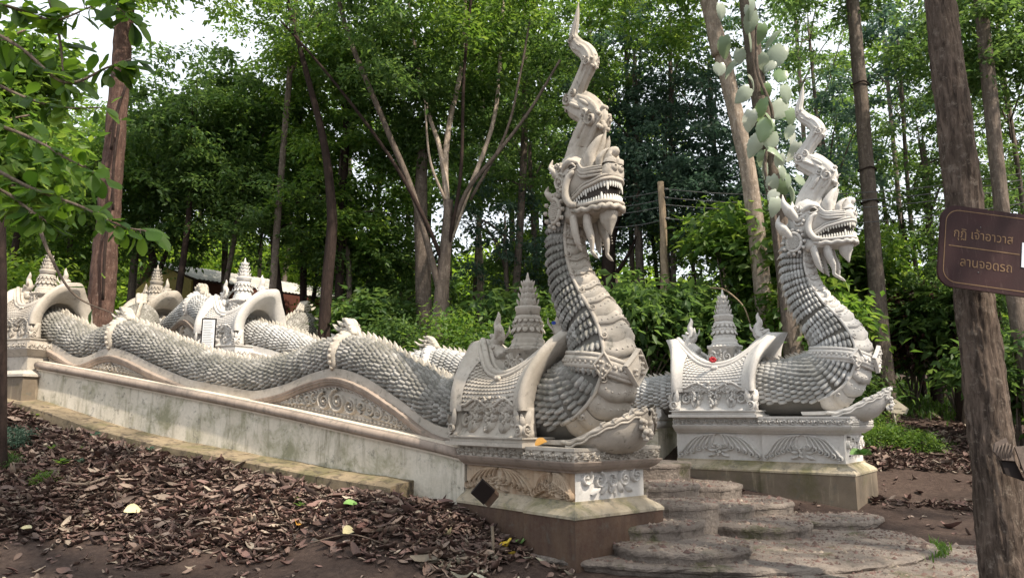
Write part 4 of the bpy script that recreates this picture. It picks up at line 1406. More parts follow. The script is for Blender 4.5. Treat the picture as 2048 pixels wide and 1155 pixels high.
# landing blocks under the upper shrines
def landing(plan, s, bot, label, mat):
    p, t = plan.at(s, 0, 0); H = -t; L = np.array([-H[1], H[0], 0]); z = bot(s) - .12
    g = z - 1.9
    root = thing('shrine_block', label, 'plinth', (p[0], p[1], g), 'blocks under the upper shrines')
    mb = MB()
    def blk(h, w, z0, z1, h2=None):
        h2 = h2 or h
        loft(mb, [[p + H * a * hh + L * b * (w - h + hh) + ZUP * zz for a, b in ((-1, -1), (1, -1), (1, 1), (-1, 1))] for hh, zz in ((h, z0), (h2, z1))])
    blk(.80, .80, g, z - .62); obj('block', mb, M['base_b'] if mat is M['stone_a'] else mat, root, False)
    mb = MB(); blk(.84, .84, z - .62, z - .58); blk(.84, .84, z - .578, z - .50, .70); blk(.66, .66, z - .5, z - .24)
    obj('dado', mb, mat, root, False)
    mb = MB(); blk(.68, .68, z - .24, z - .12, .78); blk(.78, .78, z - .118, z - .002)
    obj('cornice', mb, mat, root, False)
    fz = MB()
    for ax, ay in ((L, H), (H, L), (-H, L)):
        mp = lambda a, b, h: p + ay * (a - .75) + (-ax if ax is L else ax) * (.78 + h) + ZUP * (z - .11 + b)
        frieze(fz, mp, 1.5, .1, .02)
    obj('frieze_carving', fz, mat, root)
landing(PA, SA2, BOT_A, 'block carrying the leftmost arched shrine, at the top of the plaster wall', M['stone_a'])
landing(PB, sb2, BOT_B, 'white block carrying the shrine in front of the shed roof', M['stone_b'])
landing(PB, float(PB.S[-1]) - .6, BOT_B, 'block carrying the small shrine behind the red-brown trunk', M['stone_a'])

# a further naga coil seen beyond the second shrine, and pieces of the upper flights
def coil(pts, r, label, mat, orn=True):
    P = cr(pts, 10)
    lat = np.cross(np.gradient(P, axis=0), ZUP); lat = -np.array([unit(l) for l in lat])
    base = P[0]
    root = thing('naga_coil', label, 'statue', (base[0], base[1], gz1(base[0], base[1])), 'naga coils on the upper stairs')
    body, Q, T, V, D, Rr = scaly_body(root, P, lat, np.full(len(P), r), np.zeros(len(P)), mat, .10, 0)
    if orn:
        i = int(np.argmax(Q[:, 2]))
        mb = MB(); hump_ornament(mb, Q, T, V, D, r, i, .9); obj('hump_ornament', mb, M['fin'], body)
    return root
coil([(-4.6, 20.2, 2.7), (-5.0, 19.7, 3.3), (-5.35, 19.2, 3.78), (-5.55, 18.7, 3.6), (-5.6, 18.3, 3.1), (-5.6, 18.0, 2.6)], .38, 'upright naga hump with a stub ornament right of the shrine by the shed', M['scale_a'])
coil([(-10.0, 20.0, 3.7), (-9.6, 19.2, 3.85), (-9.2, 18.4, 3.85), (-8.9, 17.7, 3.45), (-8.7, 17.2, 3.0)], .42, 'dark scaly naga hump with curled ornament just right of the red-brown trunk', M['scale_a'])

# ------------------------------------------------------------------ kerb along the wall
ss = np.arange(1.9, 11.2, .1)
root = thing('kerb_ledge', 'yellowish mossy kerb ledge along the foot of the plaster wall', 'kerb', (*PA.at(5, 1)[0][:2], gz1(*PA.at(5, 1)[0][:2])))
q = 2.15
while q < 11.0:
    l = random.uniform(.5, .75)
    rows = []
    for s in np.linspace(q + .006, q + l - .006, 4):
        z = kerbz(s) + .008
        dz = random.uniform(-.006, .006)
        rows.append([PA.at(s, o, 0)[0] + ZUP * (z + zz) for o, zz in ((.5, .05 + dz), (.97 + dz, .0 + dz), (.99, -.015), (.99, -.45), (.5, -.45))])
    mb = MB(); loft(mb, rows)
    obj('kerb_stone', mb, M['kerb'], root, False)
    q += l

# ------------------------------------------------------------------ round steps
def disc(cx, cy, rx, ry, z, th, seed, ang=0):
    r = random.Random(seed); n = 120 if rx < 1.5 else 220
    ph = [r.uniform(0, 6.28) for _ in range(6)]
    mb = MB(); rings = []
    out = []
    for a in np.linspace(0, 2 * math.pi, n, endpoint=False):
        k = 1 + .014 * math.sin(3 * a + ph[0]) + .010 * math.sin(7 * a + ph[1]) + .006 * math.sin(17 * a + ph[2]) + r.uniform(-.006, .006)
        out.append((cx + rx * k * math.cos(a), cy + ry * k * math.sin(a)))
    def bumpz(x, y, s_): return s_ * (math.sin(x * 13 + y * 9) + math.sin(x * 31 - y * 27 + ph[3]) * .8 + math.sin(x * 67 + y * 59) * .6)
    for f, zz, am in ((.97, z - th - .25, 0), (.975, z - th * .75, .3), (.985, z - th * .45, .6), (1.0, z - .055, 1), (1.004, z - .032, 1), (.996, z - .010, 1), (.975, z - .002, .8), (.93, z + .004, .7), (.8, z + .006, .8), (.6, z + .008, .8), (.35, z + .008, .8), (.12, z + .008, .6), (.02, z + .008, 0)):
        rings.append([np.array([cx + (x - cx) * f * (1 + am * r.uniform(-.006, .006)), cy + (y - cy) * f * (1 + am * r.uniform(-.006, .006)), zz + am * (bumpz(cx + (x - cx) * f, cy + (y - cy) * f, .0035) + r.uniform(-.004, .004))]) for x, y in out])
    loft(mb, rings)
    return mb
root = thing('scalloped_steps', 'fan of round gritty stone steps rising between the two nagas', 'steps', (2.5, 9.6, 0))
for i, (cx, cy, rx, ry, z, th) in enumerate((
        (2.30, 9.62, 2.72, 2.05, .10, .16), (1.80, 8.40, .76, .68, .215, .12), (3.08, 9.98, .74, .72, .235, .13), (4.25, 10.72, .80, .72, .21, .10),
        (1.50, 9.12, .74, .70, .36, .14), (1.85, 9.86, .76, .72, .50, .14), (3.22, 11.15, .80, .74, .37, .14), (2.55, 10.6, .75, .72, .38, .14), (1.85, 10.72, .74, .72, .64, .14), (1.02, 9.95, .72, .68, .72, .17),
        (2.65, 11.6, .78, .72, .56, .16), (1.05, 10.85, .74, .70, .88, .17), (1.95, 11.75, .76, .72, .86, .16), (.25, 10.75, .74, .70, 1.03, .17), (1.1, 11.9, .76, .72, 1.03, .17), (.3, 11.8, .8, .75, 1.18, .17))):
    obj('step', disc(cx, cy, rx, ry, z, th, i), M['step'], root, False)
    # uphill continuation
for k in range(12):
    t = k / 11
    c = np.array([-.3 - 6.9 * t, 12.35 + 3.4 * t])
    d = unit((-.9, .44)); n = np.array([-d[1], d[0]])
    mb = MB()
    z = 1.3 + 1.55 * t
    box(mb, (c[0], c[1], z - .3), (d[0] * .36, d[1] * .36, 0), (n[0] * 1.35, n[1] * 1.35, 0), (0, 0, .3))
    obj('step', mb, M['step'], root, False)
STEP_TOPS = [(2.30, 9.62, 2.72, 2.05, .10), (1.80, 8.40, .76, .68, .215), (3.08, 9.98, .74, .72, .235), (4.25, 10.72, .80, .72, .21), (1.50, 9.12, .74, .70, .36), (1.85, 9.86, .76, .72, .50), (3.22, 11.15, .80, .74, .37), (2.55, 10.6, .75, .72, .38), (1.85, 10.72, .74, .72, .64), (1.02, 9.95, .72, .68, .72), (2.65, 11.6, .78, .72, .56), (4.1, 9.3, 2.9, 2.35, .035)]
g_ = np.random.default_rng(12); V_, F_ = [], []; n0 = 0
while n0 < 9000 * 5:
    x, y = g_.uniform(.7, 6.6), g_.uniform(7, 12)
    tops = [t[4] for t in STEP_TOPS if ((x - t[0]) / t[2]) ** 2 + ((y - t[1]) / t[3]) ** 2 < .93]
    if not tops: continue
    s_ = min(.05, g_.lognormal(math.log(.017), .5)); a = g_.uniform(0, 6.28); z = max(tops) + .002
    ca, sa = math.cos(a) * s_, math.sin(a) * s_; k = g_.uniform(.4, 1)
    V_ += [(x + ca, y + sa, z), (x - sa * k, y + ca * k, z), (x - ca, y - sa, z), (x + sa * k, y - ca * k, z), (x, y, z + s_ * g_.uniform(.3, .9))]
    F_ += [(n0, n0 + 1, n0 + 4), (n0 + 1, n0 + 2, n0 + 4), (n0 + 2, n0 + 3, n0 + 4), (n0 + 3, n0, n0 + 4)]; n0 += 5
o = link('step_grit', np_mesh('step_grit', V_, F_), M['litter']); o['kind'] = 'stuff'
# lower apron of pale concrete at the right
mb = disc(4.1, 9.3, 2.9, 2.35, .035, .1, 77)
ap = obj('pavement', mb, M['step'])
ap['kind'] = 'structure'

# ------------------------------------------------------------------ fallen leaves
def litter_leaf(seed, curl, L=1.0, W=.42):
    r = random.Random(seed); V = []; n = 6
    for i in range(n):
        t = i / (n - 1)
        w = W * math.sin(math.pi * min(.98, t * .92 + .05)) ** .8
        z = curl * (t - .5) ** 2 * 1.6 + .06 * math.sin(t * 5 + seed)
        tw = .5 * (t - .5) * r.uniform(-1, 1)
        for sgn in (-1, 0, 1):
            V.append(((t - .5) * L, sgn * w, z + (abs(sgn) * w * (.5 + curl)) + sgn * w * tw + r.uniform(-.02, .02)))
    return np.array(V), grid_faces(n, 3, False)
LV = [litter_leaf(i, c, 1, w) for i, (c, w) in enumerate(((.3, .20), (.7, .15), (.15, .26), (1.0, .13), (.5, .22), (-.3, .18), (.8, .17)))]

def in_litter(x, y):
    """1 where the leaf carpet lies: left slope and strips on the right"""
    d = 0
    edge = np.interp(x, [-12, -9, -5.5, -3, -1.2, .2, .8], [8.7, 8.9, 8.75, 8.55, 8.25, 7.95, 7.6])
    n_ = .25 * math.sin(x * 2.1) + .18 * math.sin(x * 5.3 + 1)
    if x < .75 and y > edge + n_ - .12:
        gap = .55 + .45 * math.sin(x * 3.1 + 2 * math.sin(y * 2.3)) * math.sin(y * 3.7 + 1.3 * x)
        return min(1, (y - edge - n_ + .12) * 1.6) * (.35 + .65 * gap)
    if x > 5.2:
        if 13.4 < y + .25 * math.sin(x * 1.7) < 16.8: return .9
        if abs(y - (11.55 - .10 * (x - 6))) < .16 + .1 * math.sin(x * 4) and x < 7.8: return 1
        if y > 16.8: return .25
    return .022
leaf_pts = []
tries = 0
r = random.Random(5)
def blocked(x, y):
    q = np.array([x, y])
    i = int(np.argmin(((PLAN_A - q) ** 2).sum(1)))
    t = PA.T[i]; dd = q - PLAN_A[i]
    lat = dd[0] * -t[1] + dd[1] * t[0]
    if PA.S[i] > 1.9: return lat < (1.03 if r.random() < .965 else .62)
    u = np.dot(q - OA[:2], HA[:2]); v = np.dot(q - OA[:2], LA[:2])
    if u < .02 and -.74 < v < 3.2: return True
    u = np.dot(q - OB[:2], HB[:2]); v = np.dot(q - OB[:2], LB[:2])
    if abs(v) < .8 and -4 < u < .05: return True
    return False
while len(leaf_pts) < 20000 and tries < 300000:
    tries += 1
    if r.random() < .70:
        y = r.uniform(7.3, 13.8); x = r.uniform(-.72 * y - .3, .9)
    else:
        y = r.uniform(7.5, 19); x = r.uniform(3.5, .74 * y)
    k = in_litter(x, y)
    if r.random() < k and not (x > .6 and y < 11 and x < 5.3) and not blocked(x, y):
        leaf_pts.append((x, y, k))
xy = np.array([(p[0], p[1]) for p in leaf_pts])
zz = gz(xy[:, 0], xy[:, 1]) + .05 * smooth_noise(xy[:, 0], xy[:, 1], 2.2, 1) + .025 * smooth_noise(xy[:, 0], xy[:, 1], 7, 2)
kk = np.array([p[2] for p in leaf_pts])
order = np.argsort(np.hypot(xy[:, 0], xy[:, 1]))
def leaf_frame(i, s):
    a = r.uniform(0, 6.283); p1 = r.gauss(0, .22); p2 = r.gauss(0, .32)
    Mx = Matrix.Rotation(a, 3, 'Z') @ Matrix.Rotation(p1, 3, 'Y') @ Matrix.Rotation(p2, 3, 'X')
    Mn = np.array(Mx)
    return np.array([xy[i, 0], xy[i, 1], zz[i] + .008 + r.random() * .04 * kk[i]]), Mn[:, 0] * s, Mn[:, 1] * s, Mn[:, 2] * s
lmesh = []
for i, (V, F) in enumerate(LV):
    me = mesh_from('fallen_leaf', V, F); me.materials.append(M['litter_obj']); lmesh.append(me)
carpet = [i for i in order if kk[i] > .023]
bare = [i for i in order if kk[i] <= .023]
singles = carpet[:210] + bare[:80]
for i in singles:
    c, x, y, z = leaf_frame(i, min(.30, max(.07, r.lognormvariate(math.log(.135), .38))) * (.6 if kk[i] <= .023 else 1))
    o = bpy.data.objects.new('fallen_leaf', r.choice(lmesh)); COL.objects.link(o); ORG[o.name] = Vector((0, 0, 0))
    o.matrix_world = frame(c, x, y, z)
    if kk[i] > .023: tag(o, 'dry curled brown leaf at the lower edge of the leaf carpet', 'leaf', 'dry leaves at the edge of the leaf carpet')
    else: tag(o, 'small dry leaf lying alone on bare soil', 'leaf', 'scattered leaves on bare soil')
ss_ = set(singles)
VV = []; FF_ = []; n0 = 0
for i in range(len(xy)):
    if i in ss_: continue
    V, F = r.choice(LV)
    far = 1 + max(0, xy[i, 1] - 10) * .02
    c, x, y, z = leaf_frame(i, min(.28, max(.05, r.lognormvariate(math.log(.098), .42))) * far)
    VV.append(c + V @ np.array([x, y, z])); FF_.append(np.array(F) + n0); n0 += len(V)
o = link('leaf_litter', np_mesh('leaf_litter', np.vstack(VV), np.vstack(FF_), False), M['litter'])
o['kind'] = 'stuff'

def ground_pt(px, py, lift=0.0):
    """where the view ray of a photo pixel meets the ground (used to measure positions)"""
    cx = (px - 1024) / 1500; cy = (577.5 - py) / 1500; th = R(9.6)
    d = np.array([cx, math.cos(th) - cy * math.sin(th), math.sin(th) + cy * math.cos(th)])
    ts = np.linspace(5, 40, 1400)
    p = CAM + d * ts[:, None]
    z = gz(p[:, 0], p[:, 1])
    k = np.argmax(p[:, 2] < z)
    q = p[k].copy(); q[2] = z[k] + lift
    return q
def at_y(px, py, Y):
    cx = (px - 1024) / 1500; cy = (577.5 - py) / 1500; th = R(9.6)
    d = np.array([cx, math.cos(th) - cy * math.sin(th), math.sin(th) + cy * math.cos(th)])
    return CAM + d * Y / d[1]

# marked single leaves
def big_leaf(px, py, s, mat, label, seed, tilt=.15, v=2, lift=.06):
    p = ground_pt(px, py, lift); rr = random.Random(seed)
    V, F = litter_leaf(seed, .25, 1, .38)
    Mx = np.array(Matrix.Rotation(rr.uniform(0, 6.28), 3, 'Z') @ Matrix.Rotation(-tilt, 3, 'X'))
    mb = MB(); mb.add([p + Mx @ (q * s) for q in V], F)
    solo('fallen_leaf', mb, mat, label, 'leaf')
big_leaf(1015, 1103, .20, M['yellow'], 'bright yellow leaf on the soil near the pedestal corner', 3, .5)
big_leaf(1045, 1096, .17, M['green_leaf'], 'green fallen leaf right beside the bright yellow leaf', 4, .4)
big_leaf(1025, 1120, .09, M['yellow'], 'small yellow leaf just below the bright yellow leaf', 14, .4)
big_leaf(263, 1035, .20, M['pale_leaf'], 'pale yellow star-shaped leaf on the left slope edge', 5, .7)
big_leaf(592, 1060, .14, M['orange_leaf'], 'small orange leaf in the litter below the wall', 6, .6)
big_leaf(900, 1078, .16, M['pale_leaf'], 'pale olive leaf standing in the litter left of the pedestal', 8, .8)
big_leaf(52, 1070, .14, M['pale_leaf'], 'tan leaf lying alone on dark soil at far left', 9, .3)
big_leaf(695, 1078, .18, M['pale_leaf'], 'pale curled leaf at the lower litter edge, mid left', 19, .5)
big_leaf(700, 1020, .16, M['green_leaf'], 'green crumpled leaf in the middle of the litter', 29, .5)
# leaf on the pedestal
V, F = litter_leaf(11, .3, 1, .4)
c = OA - HA * .62 - LA * .60 + ZUP * 1.24
mb = MB(); mb.add([c + np.array(Matrix.Rotation(.6, 3, 'X') @ Matrix.Rotation(.5, 3, 'Z')) @ (q * .15) for q in V], F)
solo('fallen_leaf', mb, M['orange_leaf'], 'orange leaf lying on the ledge of the near pedestal', 'leaf')

# twigs
def twig(pts, rad, label):
    P = cr(pts, 5)
    mb = MB(); tube(mb, P, np.linspace(rad, rad * .4, len(P)), 6)
    solo('fallen_twig', mb, M['twig'], label, 'twig')
g = lambda px, py, l=.05: ground_pt(px, py, l)
twig([g(118, 973), g(170, 978, .06), g(215, 968, .09), g(255, 962, .07)], .028, 'pale fallen stick lying across the litter at left')
twig([g(0, 925), g(30, 945, .06), g(50, 952)], .02, 'thin pale stick at the left frame edge')
twig([g(540, 1010), g(548, 1035, .1), g(560, 1055, .05)], .015, 'short bent twig standing in the litter')
twig([g(880, 980), g(925, 1010, .1), g(985, 1050, .05)], .010, 'thin twig below the kerb end near the black plate')
twig([g(620, 1095), g(700, 1085, .08), g(770, 1100)], .010, 'long thin twig along the lower litter edge')
twig([g(380, 1050), g(430, 1045, .07), g(500, 1046)], .011, 'thin twig right of the pale star-shaped leaf')

# ------------------------------------------------------------------ rock, black plate, small things
def rock(c, r_, label):
    rr = random.Random(2); mb = MB(); rings = []
    for b in np.linspace(-1.2, 1.5, 8):
        rings.append([np.array(c) + np.array([r_[0] * math.cos(b) * math.cos(a), r_[1] * math.cos(b) * math.sin(a), r_[2] * math.sin(b)]) * (1 + .14 * math.sin(a * 3 + b * 4) + rr.uniform(-.05, .05)) for a in np.linspace(0, 6.283, 14, endpoint=False)])
    loft(mb, rings); solo('rock', mb, M['rock'], label, 'rock')
rock(ground_pt(932, 998) + np.array([0, 0, .04]), (.20, .13, .12), 'pale pinkish rock half buried beside the black plate')
p = at_y(990, 1035, 8.35); p[2] = gz1(p[0], p[1])
root = thing('stake_plate', 'black square plate tilted on a short stake in front of the near pedestal', 'plate', p)
mb = MB(); tube(mb, [p + np.array([0, 0, -.1]), p + np.array([-.02, 0, .10]), p + np.array([-.03, .01, .30])], .018, 7); obj('stake', mb, M['base_b'], root)
c = at_y(966, 982, 8.32)
ax = unit(np.array([.72, .25, -.65])); az = unit(np.array([.62, -.3, .74])); ay = np.cross(az, ax)
mb = MB(); box(mb, c, ax * .095, az * .10, ay * .02); obj('panel', mb, M['black'], root, False)
mb = MB(); box(mb, c + np.array([.06, .05, -.05]), ax * .08, az * .085, ay * .04); obj('housing', mb, M['base'], root, False)
# flowers on the shrines
def flower(c, mat, label, s=.05):
    mb = MB()
    for k in range(7):
        a = k / 7 * 6.28
        dome(mb, np.array(c) + np.array([math.cos(a), -.2, math.sin(a) * .7]) * s * .7, unit((1, 0, 0)), ZUP, unit((math.cos(a) * .4, -1, math.sin(a) * .4)), s * .6, s * .5, 6)
    solo('flower', mb, mat, label, 'flower')
flower(OB - HB * 2.10 - LB * .57 + ZUP * 2.13, M['red'], 'red flower laid on the swag of the far right shrine', .05)
flower(OA - HA * .93 - LA * .10 + ZUP * 2.66, M['blue'], 'small blue flower on the front finial of the near shrine', .022)
c = OB - HB * .0 + LB * -.60 + ZUP * .66
V, F = litter_leaf(31, .3, 1, .4)
mb = MB()
for k in range(4):
    mb.add([c + HB * (.02 + .05 * k) + np.array(Matrix.Rotation(k * 1.3, 3, 'Z') @ Matrix.Rotation(.5, 3, 'X')) @ (q * .2) for q in V], F)
solo('leaf_bunch', mb, M['green_leaf'], 'green leaves lying on the corner of the right pedestal', 'leaves')

# ------------------------------------------------------------------ signs
def text_mesh(body, size, extrude=0.0):
    cu = bpy.data.curves.new('t', 'FONT'); cu.body = body; cu.size = size; cu.extrude = extrude; cu.resolution_u = 3
    o = bpy.data.objects.new('t', cu); COL.objects.link(o)
    me = bpy.data.meshes.new_from_object(o.evaluated_get(bpy.context.evaluated_depsgraph_get()))
    bpy.data.objects.remove(o)
    return me
def rounded(w, h, rad, n=7):
    out = []
    for cx, cy, a0 in ((w - rad, h - rad, 0), (-w + rad, h - rad, 90), (-w + rad, -h + rad, 180), (w - rad, -h + rad, 270)):
        out += [(cx + rad * math.cos(R(a0 + k * 90 / n)), cy + rad * math.sin(R(a0 + k * 90 / n))) for k in range(n + 1)]
    return out
SY = 5.85
tl, tr_, bl = at_y(1868, 408, SY), at_y(2048, 432, SY - .02), at_y(1884, 571, SY)
ex = unit(tr_ - tl); ez = unit(unit(tl - bl) - ex * np.dot(unit(tl - bl), ex)); en = np.cross(ex, ez)      # en towards the camera
if np.dot(en, CAM - tl) < 0: en = -en
sh = np.linalg.norm(tl - bl) / 2; sw = .56
sc_ = (tl + bl) / 2 + ex * sw
root = thing('direction_sign', 'brown rounded sign board with Thai lettering and a white arrow on the near trunk', 'sign', sc_)
def plate(w, h, rad, d0, d1, nm, mat):
    mb = MB(); loft(mb, [[sc_ + ex * a + ez * b + en * d for a, b in rounded(w, h, rad)] for d in (d0, d1)])
    return obj(nm, mb, mat, root, False)
plate(sw, sh, .12, 0, .025, 'board', M['sign_brown'])
mb = MB()
o1 = rounded(sw - .035, sh - .035, .105); o2 = rounded(sw - .042, sh - .042, .10)
nb = len(o1)
mb.add([sc_ + ex * a + ez * b + en * .0275 for a, b in o1 + o2], [(i, (i + 1) % nb, nb + (i + 1) % nb, nb + i) for i in range(nb)])
obj('border_line', mb, M['sign_gold'], root, False)
mb = MB(); mb.add([sc_ + ex * a + ez * b + en * .0275 for a, b in ((-sw + .07, -.004), (-sw + .62, -.004), (-sw + .62, .004), (-sw + .07, .004))], [(0, 1, 2, 3)])
obj('divider_line', mb, M['sign_gold'], root, False)
for body, wd, x0, y0 in (('กุฏิ เจ้าอาวาส', .46, -sw + .105, .075), ('ลานจอดรถ', .40, -sw + .165, -.155)):
    me = text_mesh(body, 1.0)
    xs = [v.co.x for v in me.vertices]; k = wd / (max(xs) - min(xs)); x1 = min(xs)
    for v in me.vertices:
        q = sc_ + ex * (x0 + (v.co.x - x1) * k) + ez * (y0 + v.co.y * k * 1.12) + en * .028 - np.array(ORG[root.name])
        v.co = q
    me.materials.clear()
    link('lettering', me, M['sign_gold'], root)
mb = MB()
ar = [(0, -.10), (.05, -.10), (.05, -.15), (.22, .0), (.05, .155), (.05, .10), (0, .10)]
loft(mb, [[sc_ + ex * (-sw + .635 + a) + ez * (.0 + b) + en * d for a, b in ar] for d in (.0265, .031)])
obj('arrow', mb, M['white_paint'], root, False)
for dx, dz in ((-.25, .18), (-.25, -.19)):
    mb = MB(); dome(mb, sc_ + ex * dx + ez * dz + en * .026, ex, ez, en, .006, .004, 8); obj('bolt', mb, M['wire'], root)

# small arrow sign on a stake
p = ground_pt(1785, 851); Yp = p[1]
root = thing('arrow_sign', 'small weathered white arrow board on a thin stake by the right prow', 'sign', p)
mb = MB(); tube(mb, [at_y(1793, 858, Yp), at_y(1786, 815, Yp)], .022, 6); obj('stake', mb, M['board'], root)
pts = [(1768, 808), (1790, 797), (1818, 817), (1813, 828), (1778, 824)]
f = [at_y(a, b, Yp - .04) for a, b in pts]; bk = [at_y(a, b, Yp - .01) for a, b in pts]
mb = MB(); loft(mb, [f, bk]); obj('board', mb, M['board'], root, False)
mb = MB()
rr = random.Random(4)
for row, (x0, x1, y0) in enumerate(((1785, 1793, 804), (1778, 1803, 814.5), (1804, 1809, 820))):
    x = x0
    while x < x1:                       # weathered, no longer legible brush strokes
        w_ = rr.uniform(1.2, 2.6)
        yy = y0 + (x - x0) * .05
        mb.add([at_y(a, b, Yp - .047) for a, b in ((x, yy), (x + w_ * .7, yy + .3), (x + w_ * .6, yy + rr.uniform(1.2, 2.4)), (x + .1, yy + 1.4))], [(0, 1, 2, 3)])
        x += w_
obj('worn_lettering', mb, M['ink'], root, False)

# notice board between the flights
p = at_y(416, 694, 15.9); p[2] = gz1(p[0], p[1])
root = thing('notice_board', 'white printed notice board with a dark frame, left of the shed-side shrine', 'notice', p)
c = at_y(417, 667, 15.9); bx = np.array([.98, .2, 0]); bn = np.array([.2, -.98, 0])
bw, bh = .125, .31
mb = MB(); box(mb, c, bx * bw, bn * .008, ZUP * bh); obj('board', mb, M['paper'], root, False)
mb = MB()
for a, b, w_, h_ in ((-bw - .01, 0, .012, bh + .02), (bw + .01, 0, .012, bh + .02), (0, bh + .01, bw, .012), (0, -bh - .01, bw, .012)):
    box(mb, c + bx * a + ZUP * b, bx * w_, bn * .014, ZUP * h_)
obj('frame', mb, M['black'], root, False)
mb = MB(); rr = random.Random(3)
for k in range(15):
    x1 = rr.uniform(.3, .85) * bw
    zz_ = bh * .82 - k * .036
    mb.add([c + bn * .0095 + bx * a + ZUP * b for a, b in ((-bw * .85, zz_), (x1, zz_), (x1, zz_ + .010), (-bw * .85, zz_ + .010))], [(0, 1, 2, 3)])
obj('faint_print_lines', mb, M['sign_gold'] if False else M['wire'], root, False)
mb = MB()
for a in (-bw - .01, bw + .01):
    tube(mb, [c + bx * a + bn * -.02 + ZUP * (-bh - 1.2), c + bx * a + bn * -.02 + ZUP * -bh], .02, 6)
obj('posts', mb, M['black'], root)

# open shed with a grey sheet roof and yellow gable
S0 = at_y(430, 560, 28)
rx = unit(np.array([.62, .78, 0])); ry = np.array([-rx[1], rx[0], 0])
root = thing('open_shed', 'shed with grey sheet roof, yellow gable and red-brown fascia beyond the upper flight', 'building', (S0[0], S0[1], gz1(S0[0], S0[1])))
e0 = at_y(428, 563, 26.0); Lr = 7.0
def S(u, v, z): return e0 + rx * u + ry * v + ZUP * z
mb = MB()
n_ = 48
for (v0, z0, v1, z1) in ((0, 0, 2.3, .86), (2.32, .86, 4.6, 0)):
    rows = []
    for i in range(n_ * 2 + 1):
        u = -.6 * (1 if v0 == 0 else 1) + (Lr + .6) * i / (n_ * 2); zz_ = .035 * (i % 2)
        rows.append([S(u - (.6 if v == 2.3 or v == 2.32 else 0), v, z + zz_) for v, z in ((v0, z0), (v1, z1))])
    mb.add([p for r_ in rows for p in r_], grid_faces(len(rows), 2, False))
obj('roof', mb, M['roof'], root, False)
mb = MB(); loft(mb, [[S(u, v, z) for v, z in ((.15, -.04), (2.3, .76), (4.45, -.04), (4.45, -.35), (.15, -1.1))] for u in (-.75, -.68)])
obj('gable', mb, M['gable'], root, False)
for k in range(5):
    mb = MB(); loft(mb, [[S(-.6 + k * 1.55 + d, .05, z) for d in (.012, 1.538)] + [S(-.6 + k * 1.55 + d, .10, z) for d in (1.538, .012)] for z in (-1.2, -.06)])
    obj('fascia_panel', mb, M['redbrown'], root, False)
mb = MB(); loft(mb, [[S(-.6, .3, z), S(Lr, .3, z), S(Lr, 4.3, z), S(-.6, 4.3, z)] for z in (-1.16, -1.12)]); obj('ceiling', mb, M['redbrown'], root, False)
for u, v in ((-.5, .2), (3.3, .2), (Lr - .1, .2), (-.5, 4.3), (3.3, 4.3), (Lr - .1, 4.3)):
    mb = MB(); box(mb, S(u, v, -2.3), rx * .07, ry * .07, ZUP * 1.2); obj('post', mb, M['bark_dark'], root, False)

# pole and power lines
pb = at_y(1339, 752, 18.0); pt = at_y(1322, 364, 18.0)
pb[2] = gz1(pb[0], pb[1]) - .2
root = thing('utility_pole', 'weathered wooden pole between the two tall nagas', 'pole', pb)
mb = MB(); P_ = [pb + (pt - pb) * t for t in np.linspace(0, 1, 9)]
P_ = [p + np.array([.015 * math.sin(i * 2.2), 0, 0]) for i, p in enumerate(P_)]
tube(mb, P_, np.linspace(.105, .08, 9), 10); obj('shaft', mb, M['pole'], root)
for dz in (-.20, -.42, -.95):
    mb = MB(); tube(mb, [pt + np.array([.07, -.05, dz]), pt + np.array([.16, -.05, dz])], .03, 7); obj('insulator', mb, M['wire'], root)
for k, (dz, py) in enumerate(((-.20, 332), (-.42, 345), (-.60, 360), (-.95, 392))):
    a = pt + np.array([.13, -.05, dz]); b = at_y(2120, py, 15.0)
    P_ = [a + (b - a) * t - ZUP * .35 * 4 * t * (1 - t) for t in np.linspace(0, 1, 25)]
    c2 = a + (a - b) * .35 + ZUP * .1
    P_ = [a + (c2 - a) * t - ZUP * .2 * 4 * t * (1 - t) for t in np.linspace(1, 0, 9)][:-1] + P_
    mb = MB(); tube(mb, P_, .011, 5)
    nm = ('topmost', 'second', 'third', 'lowest')[k]
    solo('power_line', mb, M['wire'], nm + ' of the four thin power lines running right from the wooden pole', 'wire', 'power lines')

# ------------------------------------------------------------------ trees
def trunk_mb(mb, pts, radii, n=12, rough=.06, seed=0, ridge=0.0):
    P = cr(pts, 40 if ridge else 8); k = len(P)
    rd = np.interp(np.linspace(0, 1, k), np.linspace(0, 1, len(radii)), radii)
    r_ = random.Random(seed); ph = [r_.uniform(0, 6) for _ in range(4)]
    T = np.gradient(P, axis=0); a = None; rings = []
    for i, (p, t, q) in enumerate(zip(P, T, rd)):
        t = unit(t)
        a = unit(np.cross((0, 1, 0), t)) if a is None else unit(a - t * np.dot(a, t))
        b = np.cross(t, a)
        ring = []
        for j in range(n):
            th = 2 * math.pi * j / n
            f = 1 + rough * (math.sin(3 * th + ph[0] + i * .2) + .6 * math.sin(5 * th + ph[1] - i * .35) + .5 * math.sin(i * .9 + ph[2]) * math.sin(th + ph[3]))
            if ridge:
                q5 = i * .05
                f += ridge * (abs(math.sin(th * 9 + 1.3 * math.sin(q5 * 3 + th * 2) + ph[0])) + .7 * abs(math.sin(th * 17 + 2 * math.sin(q5 * 5 + ph[1]) + q5)) + .5 * math.sin(q5 * 23 + 3 * math.sin(th * 3)) * math.sin(th * 5 + q5 * 7) - .9)
            ring.append(p + (a * math.cos(th) + b * math.sin(th)) * q * f)
        rings.append(ring)
    loft(mb, rings)
    return P

